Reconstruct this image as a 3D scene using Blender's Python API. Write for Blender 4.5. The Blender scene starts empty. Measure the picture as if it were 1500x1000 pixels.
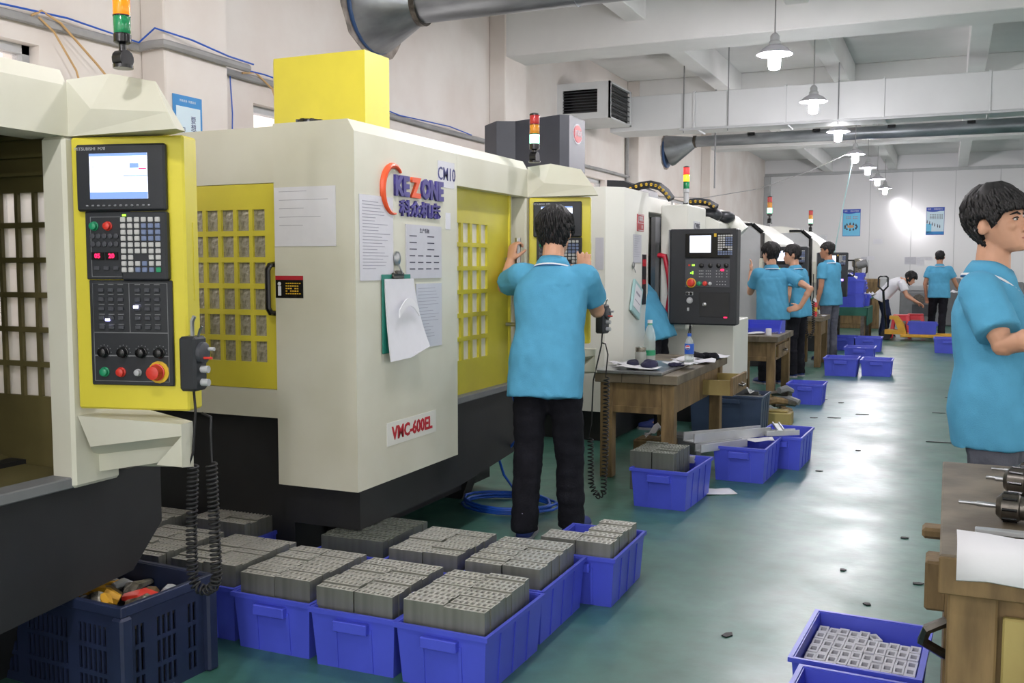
import bpy, bmesh, math, random
from mathutils import Vector, Matrix, noise
R = math.radians
random.seed(7)
S = bpy.context.scene
C = S.collection
# ------------------------------------------------------------------ camera, sky, exposure
cam = bpy.data.objects.new('camera', bpy.data.cameras.new('camera')); C.objects.link(cam)
cam.location = (0, 0, 1.40); cam.rotation_euler = (R(90 - 4.368), 0, R(23.90))
cam.data.sensor_width = 36; cam.data.lens = 34.56; cam.data.clip_end = 200; cam.data.clip_start = .05
S.camera = cam
W = bpy.data.worlds.new('overcast'); S.world = W; W.use_nodes = True
bg = W.node_tree.nodes['Background']; bg.inputs[0].default_value = (1, .965, .93, 1); bg.inputs[1].default_value = 2.1
S.view_settings.view_transform = 'Standard'; S.view_settings.look = 'None'
S.view_settings.exposure = 0.26; S.view_settings.gamma = 1; S.view_settings.use_curve_mapping = False
LAMP_POWER = 340.0

# measuring helpers: a sight line through the frame met with a plane of the room gives a real point
_ph, _th, _f = R(23.9007), R(4.3683), 1440.
_fw = Vector((-math.sin(_ph)*math.cos(_th), math.cos(_ph)*math.cos(_th), -math.sin(_th)))
_r = Vector((math.cos(_ph), math.sin(_ph), 0)); _u = _r.cross(_fw); _C = Vector((0, 0, 1.4))
def _ray(u, v): return _r*((u-750)/_f) + _u*((500-v)/_f) + _fw
def G(u, v, z=0.): d = _ray(u, v); return _C + d*((z-1.4)/d.z)
def AY(u, v, Y): d = _ray(u, v); return _C + d*(Y/d.y)
def AX(u, v, X): d = _ray(u, v); return _C + d*(X/d.x)

# ------------------------------------------------------------------ materials
def lin(c):
    return tuple(((x/255)/12.92 if x/255 <= .04045 else ((x/255+.055)/1.055)**2.4) for x in c)
MT = {}
def mat(name, rgb, rough=.5, metal=0., var=.08, scale=6., bump=0., bscale=60., spec=.5, rgb2=None, stretch=(1, 1, 1), emit=0., trans=0., alpha=1., lo=.35, hi=.65):
    m = bpy.data.materials.new(name); m.use_nodes = True
    n, l = m.node_tree.nodes, m.node_tree.links
    p = n['Principled BSDF']; c = lin(rgb)
    p.inputs['Roughness'].default_value = rough; p.inputs['Metallic'].default_value = metal
    p.inputs['Specular IOR Level'].default_value = spec
    if trans: p.inputs['Transmission Weight'].default_value = trans; p.inputs['IOR'].default_value = 1.3
    if alpha < 1: p.inputs['Alpha'].default_value = alpha
    if emit:
        p.inputs['Emission Color'].default_value = (*c, 1); p.inputs['Emission Strength'].default_value = emit
    tc = n.new('ShaderNodeTexCoord'); mp = n.new('ShaderNodeMapping'); mp.inputs['Scale'].default_value = stretch
    l.new(tc.outputs['Object'], mp.inputs[0])
    if var or rgb2:
        tx = n.new('ShaderNodeTexNoise'); tx.inputs['Scale'].default_value = scale; tx.inputs['Detail'].default_value = 6
        l.new(mp.outputs[0], tx.inputs['Vector'])
        rp = n.new('ShaderNodeValToRGB'); rp.color_ramp.elements[0].position = lo; rp.color_ramp.elements[1].position = hi
        a = lin(rgb2) if rgb2 else tuple(x*(1-var) for x in c)
        rp.color_ramp.elements[0].color = (*a, 1)
        rp.color_ramp.elements[1].color = (*(c if rgb2 else tuple(min(1, x*(1+var)) for x in c)), 1)
        l.new(tx.outputs['Fac'], rp.inputs[0]); l.new(rp.outputs[0], p.inputs['Base Color'])
    else: p.inputs['Base Color'].default_value = (*c, 1)
    if bump:
        t2 = n.new('ShaderNodeTexNoise'); t2.inputs['Scale'].default_value = bscale; t2.inputs['Detail'].default_value = 4
        l.new(mp.outputs[0], t2.inputs['Vector'])
        b = n.new('ShaderNodeBump'); b.inputs['Strength'].default_value = bump; b.inputs['Distance'].default_value = .01
        l.new(t2.outputs['Fac'], b.inputs['Height']); l.new(b.outputs[0], p.inputs['Normal'])
    MT[name] = m
    return m
mat('plaster', (226, 221, 216), .8, var=.02, rgb2=(214, 205, 198), scale=1.3, bump=.15, bscale=9)
mat('panel_white', (226, 226, 228), .135, var=.01, scale=.5, spec=.6)
mat('ceiling_white', (226, 226, 225), .85, var=.03, scale=2.)
mat('duct_white', (205, 207, 208), .6, var=.03, scale=2.)
mat('galvanised', (150, 155, 160), .38, .85, var=.18, scale=7., stretch=(.3, 1, 1))
mat('cream', (216, 215, 200), .42, var=.02, rgb2=(206, 204, 186), scale=2.2, bump=.02, bscale=300)
mat('cream2', (226, 226, 218), .4, var=.02, scale=2.2)
mat('yellow', (214, 201, 62), .38, var=.04, scale=4.)
mat('yellow_worn', (206, 196, 58), .4, var=.02, rgb2=(190, 178, 56), scale=3.)
mat('black_base', (30, 31, 33), .55, var=.2, scale=5.)
mat('black_panel', (34, 37, 42), .5, var=.1)
mat('black_gloss', (18, 18, 20), .25, var=0)
mat('dark_grey', (64, 66, 72), .5, var=.1)
mat('tower_dark', (56, 60, 70), .45, var=.06)
mat('mid_grey', (120, 122, 124), .5, var=.08)
mat('light_grey', (176, 178, 180), .5, var=.05)
mat('shade_grey', (150, 152, 156), .4, .3, var=.05)
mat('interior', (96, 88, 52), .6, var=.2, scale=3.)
mat('steel', (170, 172, 174), .28, .9, var=.12, scale=20., bump=.05)
mat('dark_steel', (92, 88, 82), .32, .9, var=.25, scale=30.)
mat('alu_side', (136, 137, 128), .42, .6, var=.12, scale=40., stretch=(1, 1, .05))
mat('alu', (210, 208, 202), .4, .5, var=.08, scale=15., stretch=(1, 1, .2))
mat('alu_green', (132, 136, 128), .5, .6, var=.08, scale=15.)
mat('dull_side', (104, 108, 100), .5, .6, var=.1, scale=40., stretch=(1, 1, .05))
mat('alu_raw', (200, 202, 204), .35, .6, var=.06, scale=9.)
mat('bin_blue', (72, 84, 204), .38, var=.07, scale=4.)
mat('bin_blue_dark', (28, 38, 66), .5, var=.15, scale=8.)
mat('bin_navy', (50, 66, 92), .5, var=.15, scale=6.)
mat('wood', (136, 112, 74), .7, var=.1, rgb2=(92, 74, 46), scale=5., stretch=(4, 4, .8), bump=.2, bscale=20, lo=.3, hi=.7)
mat('wood_top', (120, 110, 92), .65, rgb2=(86, 76, 60), scale=6., bump=.15, bscale=30)
mat('wood_yellow', (168, 152, 92), .65, rgb2=(130, 112, 64), scale=3., stretch=(1, 1, .4))
mat('shirt', (88, 162, 198), .85, var=.06, scale=9., bump=.25, bscale=260, spec=.2)
mat('shirt_dark', (44, 92, 140), .85, var=.05, spec=.2)
mat('white_cloth', (228, 228, 232), .85, var=.03, spec=.2, bump=.1, bscale=30)
mat('trousers', (30, 30, 36), .9, var=.2, scale=12., bump=.3, bscale=120, spec=.15)
mat('jeans', (96, 98, 108), .9, var=.2, scale=10., bump=.3, bscale=150, spec=.15)
mat('navy_jeans', (40, 48, 74), .9, var=.2, scale=10., bump=.2, spec=.15)
mat('skin', (206, 156, 128), .5, var=.05, scale=14., spec=.35)
mat('skin_tan', (184, 132, 104), .5, var=.05, scale=14., spec=.35)
mat('lip', (176, 112, 100), .45, var=0)
mat('eye_white', (220, 214, 208), .3, var=0)
mat('hair', (24, 22, 23), .62, var=.3, scale=40., stretch=(1, 1, .3))
mat('shoe_blue', (44, 58, 120), .6, var=.1)
mat('sole', (150, 150, 156), .7, var=.1)
mat('shoe_dark', (40, 36, 38), .6, var=.1)
mat('paper', (222, 222, 228), .8, var=.015, scale=20.)
mat('paper_grey', (198, 198, 206), .6, var=.02, scale=20.)
mat('plastic_sleeve', (204, 204, 212), .22, var=.02)
mat('ink', (70, 70, 86), .8, var=0)
mat('ink_pale', (158, 158, 170), .8, var=0)
mat('ink_blue', (40, 44, 110), .5, var=0)
mat('ink_red', (178, 30, 44), .5, var=0)
mat('logo_purple', (62, 54, 130), .4, var=0)
mat('logo_orange', (232, 88, 44), .4, var=0)
mat('sign_red', (176, 62, 66), .5, var=0)
mat('poster_blue', (32, 132, 200), .5, var=0)
mat('poster_cyan', (110, 196, 232), .5, var=0)
mat('poster_navy', (44, 78, 176), .5, var=0)
mat('poster_pale', (206, 228, 240), .5, var=0)
mat('tan', (196, 150, 110), .6, var=0)
mat('screen', (224, 232, 255), .3, var=0, emit=1.3)
mat('screen_blue', (120, 150, 210), .3, var=0, emit=.6)
mat('led_red', (255, 30, 80), .3, var=0, emit=2.2)
mat('led_white', (190, 190, 255), .3, var=0, emit=4.)
mat('led_violet', (170, 120, 255), .3, var=0, emit=4.)
mat('led_green', (150, 230, 60), .3, var=0, emit=1.5)
mat('lens_red', (176, 50, 50), .2, var=0)
mat('lens_red_lit', (255, 60, 60), .2, var=0, emit=1.)
mat('lens_amber', (206, 136, 40), .2, var=0)
mat('lens_amber_lit', (255, 170, 40), .2, var=0, emit=2.2)
mat('lens_orange', (240, 130, 20), .2, var=0, emit=.5)
mat('lens_green', (30, 130, 80), .2, var=0)
mat('lens_green_lit', (160, 255, 210), .2, var=0, emit=2.6)
mat('button_green', (32, 140, 96), .35, var=0)
mat('button_red', (206, 56, 44), .35, var=0)
mat('button_yellow', (216, 176, 40), .35, var=0)
mat('key_white', (188, 188, 186), .5, var=0)
mat('key_blue', (112, 126, 158), .5, var=0)
mat('red_plastic', (214, 46, 60), .4, var=.04)
mat('red_handle', (196, 36, 58), .35, var=.03)
mat('jack_yellow', (214, 160, 44), .5, var=.12, scale=8.)
mat('rubber', (26, 26, 28), .6, var=.1)
mat('cable_blue', (34, 88, 190), .35, var=.05)
mat('cable_grey', (150, 150, 150), .6, var=.1)
mat('cable_tan', (196, 160, 110), .6, var=.05)
mat('green_cloth', (36, 92, 76), .8, var=.1, scale=5.)
mat('teal_board', (28, 120, 104), .45, var=.05)
mat('pale_teal', (170, 206, 208), .4, var=.05)
mat('stain', (120, 112, 106), .9, rgb2=(170, 160, 152), scale=9.)
mat('rag', (36, 36, 60), .95, var=.3, scale=14.)
mat('gold_grey', (128, 124, 112), .3, .5, var=.5, scale=45., bump=.3, bscale=80)
mat('coolant_pane', (118, 112, 92), .16, .2, rgb2=(176, 172, 156), scale=55., bump=.6, bscale=45, lo=.45, hi=.7)
mat('bulb', (255, 250, 255), .3, var=0)
_p = MT['bulb'].node_tree.nodes['Principled BSDF']
_p.inputs['Emission Color'].default_value = (1, .96, 1, 1); _p.inputs['Emission Strength'].default_value = LAMP_POWER
def clear(name, tint, fac, rough):
    m = bpy.data.materials.new(name); m.use_nodes = True; n, l = m.node_tree.nodes, m.node_tree.links
    n.remove(n['Principled BSDF']); o = n['Material Output']
    t = n.new('ShaderNodeBsdfTransparent'); t.inputs[0].default_value = (*tint, 1)
    d = n.new('ShaderNodeBsdfPrincipled'); d.inputs['Base Color'].default_value = (*tint, 1); d.inputs['Roughness'].default_value = rough
    mx = n.new('ShaderNodeMixShader'); mx.inputs[0].default_value = fac
    l.new(t.outputs[0], mx.inputs[1]); l.new(d.outputs[0], mx.inputs[2]); l.new(mx.outputs[0], o.inputs[0])
    MT[name] = m
m = bpy.data.materials.new('clear_pane'); m.use_nodes = True; n, l = m.node_tree.nodes, m.node_tree.links; n.remove(n['Principled BSDF'])
t_ = n.new('ShaderNodeBsdfTransparent'); d_ = n.new('ShaderNodeBsdfTranslucent'); d_.inputs[0].default_value = (.95, .92, .91, 1); x_ = n.new('ShaderNodeMixShader'); x_.inputs[0].default_value = .65
l.new(t_.outputs[0], x_.inputs[1]); l.new(d_.outputs[0], x_.inputs[2]); l.new(x_.outputs[0], n['Material Output'].inputs[0]); MT['clear_pane'] = m
clear('window_glass', (.97, .94, .93), .12, .1)
clear('bottle_plastic', (.9, .95, .93), .3, .12)
clear('tape_film', (.9, .9, .95), .35, .15)
# floor: worn glossy green epoxy
def floor_material():
    m = bpy.data.materials.new('epoxy_floor'); m.use_nodes = True; n, l = m.node_tree.nodes, m.node_tree.links
    p = n['Principled BSDF']; tc = n.new('ShaderNodeTexCoord')
    def nz(s, d=6, st=(1, 1, 1)):
        mp = n.new('ShaderNodeMapping'); mp.inputs['Scale'].default_value = st; l.new(tc.outputs['Object'], mp.inputs[0])
        t = n.new('ShaderNodeTexNoise'); t.inputs['Scale'].default_value = s; t.inputs['Detail'].default_value = d
        l.new(mp.outputs[0], t.inputs['Vector']); return t.outputs['Fac']
    def ramp(s, stops):
        r = n.new('ShaderNodeValToRGB'); e = r.color_ramp.elements
        e[0].position, e[0].color = stops[0][0], (*lin(stops[0][1]), 1); e[1].position, e[1].color = stops[1][0], (*lin(stops[1][1]), 1)
        for q in stops[2:]: x = e.new(q[0]); x.color = (*lin(q[1]), 1)
        l.new(s, r.inputs[0]); return r.outputs[0]
    base = ramp(nz(.7), [(.3, (42, 98, 82)), (.7, (80, 130, 116))])
    wear = ramp(nz(9, 10), [(.30, (190, 190, 190)), (.66, (255, 255, 255))])
    mx = n.new('ShaderNodeMixRGB'); mx.blend_type = 'MULTIPLY'; mx.inputs[0].default_value = .6
    l.new(base, mx.inputs[1]); l.new(wear, mx.inputs[2])
    sp = ramp(nz(60, 2), [(.20, (120, 120, 110)), (.24, (255, 255, 255))])
    m2 = n.new('ShaderNodeMixRGB'); m2.blend_type = 'MULTIPLY'; m2.inputs[0].default_value = .6
    l.new(mx.outputs[0], m2.inputs[1]); l.new(sp, m2.inputs[2]); l.new(m2.outputs[0], p.inputs['Base Color'])
    rr = n.new('ShaderNodeMapRange'); rr.inputs[1].default_value = .3; rr.inputs[2].default_value = .7
    rr.inputs[3].default_value = .30; rr.inputs[4].default_value = .44; l.new(nz(2.2, 8), rr.inputs[0]); l.new(rr.outputs[0], p.inputs['Roughness'])
    b = n.new('ShaderNodeBump'); b.inputs['Strength'].default_value = .16; b.inputs['Distance'].default_value = .01
    l.new(nz(16, 8), b.inputs['Height']); l.new(b.outputs[0], p.inputs['Normal'])
    p.inputs['Specular IOR Level'].default_value = .9
    MT['epoxy_floor'] = m
floor_material()

# ------------------------------------------------------------------ mesh builder
class MB:
    def __init__(s): s.v = []; s.f = []; s.m = []
    def add(s, vs, fs, mi=0):
        o = len(s.v); s.v += [Vector(p) for p in vs]; s.f += [[i+o for i in f] for f in fs]; s.m += [mi]*len(fs); return s
    def box(s, x0, x1, y0, y1, z0, z1, b=0., mi=0):
        if x1 < x0: x0, x1 = x1, x0
        if y1 < y0: y0, y1 = y1, y0
        if z1 < z0: z0, z1 = z1, z0
        b = min(b, (x1-x0)*.49, (y1-y0)*.49, (z1-z0)*.49)
        if b <= 0:
            return s.add([(x0,y0,z0),(x1,y0,z0),(x1,y1,z0),(x0,y1,z0),(x0,y0,z1),(x1,y0,z1),(x1,y1,z1),(x0,y1,z1)],
                         [(3,2,1,0),(4,5,6,7),(0,1,5,4),(1,2,6,5),(2,3,7,6),(3,0,4,7)], mi)
        vs = []; ix = {}
        for i, x in enumerate((x0, x1)):
            for j, y in enumerate((y0, y1)):
                for k, z in enumerate((z0, z1)):
                    sx, sy, sz = (b, -b)[i], (b, -b)[j], (b, -b)[k]
                    ix[i,j,k,0] = len(vs); vs.append((x, y+sy, z+sz))
                    ix[i,j,k,1] = len(vs); vs.append((x+sx, y, z+sz))
                    ix[i,j,k,2] = len(vs); vs.append((x+sx, y+sy, z))
        g = lambda i,j,k,a: ix[i,j,k,a]
        fs = [(g(0,0,0,0),g(0,0,1,0),g(0,1,1,0),g(0,1,0,0)),(g(1,0,0,0),g(1,1,0,0),g(1,1,1,0),g(1,0,1,0)),
              (g(0,0,0,1),g(1,0,0,1),g(1,0,1,1),g(0,0,1,1)),(g(0,1,0,1),g(0,1,1,1),g(1,1,1,1),g(1,1,0,1)),
              (g(0,0,0,2),g(0,1,0,2),g(1,1,0,2),g(1,0,0,2)),(g(0,0,1,2),g(1,0,1,2),g(1,1,1,2),g(0,1,1,2))]
        for i in (0,1):
            for j in (0,1):
                for k in (0,1):
                    t = (g(i,j,k,0), g(i,j,k,1), g(i,j,k,2)); fs.append(t if (i+j+k) % 2 else t[::-1])
                e = (g(i,j,0,0), g(i,j,0,1), g(i,j,1,1), g(i,j,1,0)); fs.append(e if (i+j) % 2 == 0 else e[::-1])
                e = (g(i,0,j,0), g(i,0,j,2), g(i,1,j,2), g(i,1,j,0)); fs.append(e[::-1] if (i+j) % 2 == 0 else e)
                e = (g(0,i,j,1), g(0,i,j,2), g(1,i,j,2), g(1,i,j,1)); fs.append(e if (i+j) % 2 == 0 else e[::-1])
        return s.add(vs, fs, mi)
    def prism(s, poly, axis, a, b, mi=0):
        # poly: list of 2d points in the two other axes (x<y<z order), extruded from a to b along axis
        def P(p, t): return {'x': (t, p[0], p[1]), 'y': (p[0], t, p[1]), 'z': (p[0], p[1], t)}[axis]
        n = len(poly); vs = [P(p, a) for p in poly] + [P(p, b) for p in poly]
        fs = [tuple(range(n))[::-1], tuple(range(n, 2*n))] + [(i, (i+1) % n, n+(i+1) % n, n+i) for i in range(n)]
        return s.add(vs, fs, mi)
    def rings(s, rs, mi=0, cap=True, close=False):
        n = len(rs[0]); vs = [p for r in rs for p in r]; fs = []
        for k in range(len(rs)-(0 if close else 1)):
            a, b = k*n, ((k+1) % len(rs))*n
            fs += [(a+i, a+(i+1) % n, b+(i+1) % n, b+i) for i in range(n)]
        if cap and not close: fs += [tuple(range(n))[::-1], tuple(range((len(rs)-1)*n, len(rs)*n))]
        return s.add(vs, fs, mi)
    def tube(s, pts, r, n=10, mi=0, cap=True, flat=1., up=None):
        pts = [Vector(p) for p in pts]; rs = r if isinstance(r, (list, tuple)) else [r]*len(pts)
        out = []; prev = Vector(up) if up else None
        for i, p in enumerate(pts):
            t = ((pts[i+1]-p) if i == 0 else (p-pts[i-1]) if i == len(pts)-1 else (pts[i+1]-p).normalized()+(p-pts[i-1]).normalized())
            t = t.normalized() if t.length > 1e-9 else Vector((0, 0, 1))
            if prev is None: prev = Vector((1, 0, 0)) if abs(t.x) < .8 else Vector((0, 1, 0))
            a = prev - t*prev.dot(t)
            if a.length < 1e-6: a = t.orthogonal()
            a.normalize(); b = t.cross(a); prev = a
            out.append([p + (a*math.cos(2*math.pi*k/n) + b*math.sin(2*math.pi*k/n)*flat)*rs[i] for k in range(n)])
        return s.rings(out, mi, cap)
    def cyl(s, p0, p1, r0, r1=None, n=16, mi=0): return s.tube([p0, p1], [r0, r0 if r1 is None else r1], n, mi)
    def lathe(s, prof, c=(0, 0, 0), axis=(0, 0, 1), n=20, mi=0, cap=True):
        ax = Vector(axis).normalized(); a = ax.orthogonal().normalized(); b = ax.cross(a); c = Vector(c)
        return s.rings([[c + ax*z + (a*math.cos(2*math.pi*k/n)+b*math.sin(2*math.pi*k/n))*max(r, 1e-4) for k in range(n)] for r, z in prof], mi, cap)
    def ell(s, c, rx, ry, rz, n=14, mi=0, M=None):
        c = Vector(c); out = []
        for i in range(1, n//2):
            t = math.pi*i/(n//2); ring = []
            for k in range(n):
                a = 2*math.pi*k/n; p = Vector((rx*math.sin(t)*math.cos(a), ry*math.sin(t)*math.sin(a), -rz*math.cos(t)))
                ring.append(c + (M @ p if M else p))
            out.append(ring)
        return s.rings(out, mi)
    def move(s, M, i0=0):
        for i in range(i0, len(s.v)): s.v[i] = M @ s.v[i]
        return s
    def mesh(s, name, mats):
        me = bpy.data.meshes.new(name); me.from_pydata([tuple(p) for p in s.v], [], s.f)
        for k in (mats if isinstance(mats, (list, tuple)) else [mats]): me.materials.append(MT[k])
        bm = bmesh.new(); bm.from_mesh(me); bmesh.ops.recalc_face_normals(bm, faces=bm.faces); bm.to_mesh(me); bm.free()
        if any(s.m): me.polygons.foreach_set('material_index', s.m)
        return me
    def build(s, name, mats, parent=None, world=False, smooth=False, label=None, kind=None):
        if world and parent:
            inv = rootmat(parent).inverted()
            s.v = [inv @ p for p in s.v]
        me = s.mesh(name, mats)
        o = bpy.data.objects.new(name, me); C.objects.link(o)
        if parent: o.parent = parent
        if smooth:
            for q in me.polygons: q.use_smooth = True
            if smooth != 2: me.set_sharp_from_angle(angle=R(40))
        if label: o['label'] = label
        if kind: o['kind'] = kind
        return o
def rootmat(o):
    m = Matrix.LocRotScale(o.location, o.rotation_euler, o.scale)
    return rootmat(o.parent) @ m if o.parent else m
def thing(name, label, cat, loc=(0, 0, 0), rz=0., group=None):
    o = bpy.data.objects.new(name, None); o.empty_display_size = .1; C.objects.link(o)
    o.location = loc; o.rotation_euler = (0, 0, rz); tag(o, label, cat, group); return o
def tag(o, label, cat, group=None):
    o['label'] = label; o['category'] = cat
    if group: o['group'] = group
    return o
def struct(o): o['kind'] = 'structure'; return o
def copy_obj(o, parent=None, loc=None):
    c = o.copy(); C.objects.link(c)
    if parent: c.parent = parent
    if loc is not None: c.location = loc
    return c
def dup(root, loc, rz=0., label=None, group=None):
    r = copy_obj(root, None, loc); r.rotation_euler = (0, 0, rz)
    if label: r['label'] = label
    if group: r['group'] = group
    for ch in list(root.children):
        c = copy_obj(ch, r)
        for g in list(ch.children): copy_obj(g, c)
    return r
def textmesh(name, body, size, mats, parent, o, xdir, ydir, depth=.001, align='CENTER', bold=0., sx=1.):
    # flat lettering turned into a mesh; o = centre, xdir = reading direction, ydir = up (in the parent's frame)
    cu = bpy.data.curves.new('lettering', 'FONT'); cu.body = body; cu.size = size; cu.extrude = depth; cu.offset = bold
    cu.align_x = align; cu.align_y = 'CENTER'; cu.resolution_u = 2
    ob = bpy.data.objects.new('lettering', cu); C.objects.link(ob)
    dg = bpy.context.evaluated_depsgraph_get(); me = bpy.data.meshes.new_from_object(ob.evaluated_get(dg))
    bpy.data.objects.remove(ob); x = Vector(xdir).normalized(); y = Vector(ydir).normalized(); z = x.cross(y)
    M = Matrix(((x.x*sx, y.x, z.x, o[0]), (x.y*sx, y.y, z.y, o[1]), (x.z*sx, y.z, z.z, o[2]), (0, 0, 0, 1)))
    me.transform(M); me.materials.clear(); me.materials.append(MT[mats]); me.name = name
    r = bpy.data.objects.new(name, me); C.objects.link(r)
    if parent: r.parent = parent
    return r

# ------------------------------------------------------------------ the room
XW, YB, ZC, XR, YF = -4.8, 28.4, 4.35, 9.0, -7.0
struct(MB().box(XW-.3, XR+.3, YF, YB+.3, -.2, 0).build('floor', 'epoxy_floor'))
struct(MB().box(XW-.3, XR+.3, YF, YB+.3, ZC, ZC+.2).build('ceiling', 'ceiling_white'))
def wall_holes(name, X0, X1, y0, y1, z1, holes, m):
    w = MB(); y = y0
    for (a, b, c, d) in holes:
        w.box(X0, X1, y, a, 0, z1); w.box(X0, X1, a, b, 0, c); w.box(X0, X1, a, b, d, z1); y = b
    w.box(X0, X1, y, y1, 0, z1); return struct(w.build(name, m))
WL = [(.6, 4.15, .95, 2.66), (6.05, 7.7, 1.0, 2.62), (11.7, 14.3, .95, 2.70), (16.8, 19.6, .95, 2.68)]
wall_holes('wall_left', XW-.3, XW, YF, YB+.3, ZC, WL, 'plaster')
WR = [(-5 + 4.2*i, -5 + 4.2*i + 3.0, 1.0, 3.5) for i in range(8)]
wall_holes('wall_right', XR, XR+.3, YF, YB+.3, ZC, WR, 'plaster')
struct(MB().box(XW, XR, YB, YB+.3, 0, ZC).build('wall_back', 'panel_white'))
for i, (a, b, c, d) in enumerate(WL):
    f = MB()
    f.box(XW-.16, XW-.08, a, a+.05, c, d).box(XW-.16, XW-.08, b-.05, b, c, d).box(XW-.16, XW-.08, a, b, c, c+.05).box(XW-.16, XW-.08, a, b, d-.05, d)
    n = 3 if b-a > 2 else 2
    for k in range(1, n): y = a+(b-a)*k/n; f.box(XW-.15, XW-.09, y-.025, y+.025, c, d)
    w = struct(f.build('window_%d' % (i+1), 'light_grey'))
    for k in range(n): MB().box(XW-.125, XW-.115, a+(b-a)*k/n+.03, a+(b-a)*(k+1)/n-.03, c+.05, d-.05).build('pane', 'window_glass', w)
for i, (a, b, c, d) in enumerate(WR):
    f = MB(); f.box(XR+.1, XR+.16, a, a+.05, c, d).box(XR+.1, XR+.16, b-.05, b, c, d).box(XR+.1, XR+.16, a, b, c, c+.05).box(XR+.1, XR+.16, a, b, d-.05, d).box(XR+.1, XR+.16, (a+b)/2-.03, (a+b)/2+.03, c, d)
    w = struct(f.build('window_%d' % (i+10), 'light_grey'))
# columns and beams
COLS = [4.93, 10.2, 15.4, 20.6]
for y in COLS + [-.3]:
    struct(MB().box(XW, XW+.2, y, y+.6, 0, ZC, .01).build('column', 'plaster'))
    struct(MB().box(XW+.0, XR, y+.02, y+.58, 3.74 if y < 15 else 3.82, ZC, .01).build('beam', 'ceiling_white'))
ys = [YF] + [-.3] + COLS + [YB]
for i in range(len(ys)-1):
    y0 = ys[i]+(.58 if i else 0); y1 = ys[i+1]
    for x in (-3.1, -1.45, .25, 2., 3.8, 5.6, 7.4):
        struct(MB().box(x-.11, x+.11, y0, y1+.02, 3.98, ZC, .008).build('joist', 'ceiling_white'))
# back wall: capping trim, panel joints
struct(MB().box(XW, XR, YB-.05, YB, 3.90, 3.98, .005).build('trim_1', 'light_grey'))
for x in (-2.0, -.95, .1, 1.15, 2.2, 3.25): struct(MB().box(x-.006, x+.006, YB-.006, YB, 0, 3.9).build('trim_2', 'light_grey'))
struct(MB().box(XW, XW+.16, YB-.16, YB, 0, 3.9, .01).build('trim_3', 'light_grey'))
mat('frosted', (226, 222, 208), .25, var=.05, scale=12.)
# ------------------------------------------------------------------ machining centres
def key_mesh(w, h, m, nm='key'):
    return MB().box(-w/2, w/2, -.006, 0, -h/2, h/2, .002).mesh(nm, m)
def put(me, parent, loc, name=None, kind=None):
    o = bpy.data.objects.new(name or me.name, me); C.objects.link(o); o.location = loc; o.parent = parent
    if kind: o['kind'] = kind
    return o
def knob(parent, x, y, z, r, m='black_gloss', name='knob', d=.014):
    o = MB().lathe([(r*1.15, 0), (r*1.15, .004), (r, .005), (r*.9, d), (r*.6, d+.002)], (0, 0, 0), (0, -1, 0), 14).build(name, m, parent, smooth=True)
    o.location = (x, y, z); return o
def grid_frame(m, axis, pos, thick, u0, u1, v0, v1, cols, rows, mi=0):
    """plate with rectangular openings; cols/rows = list of (a,b); axis 'x' -> u=y, v=z ; axis 'y' -> u=x, v=z"""
    def bx(a, b, c, d):
        if b-a < 1e-4 or d-c < 1e-4: return
        if axis == 'x': m.box(pos, pos+thick, a, b, c, d, mi=mi)
        else: m.box(a, b, pos, pos+thick, c, d, mi=mi)
    rows = sorted(rows); cols = sorted(cols); z = v0
    for (c, d) in rows + [(v1, v1)]:
        bx(u0, u1, z, c)
        if d > c:
            x = u0
            for (a, b) in cols + [(u1, u1)]: bx(x, a, c, d); x = b
        z = d
    return m
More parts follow.
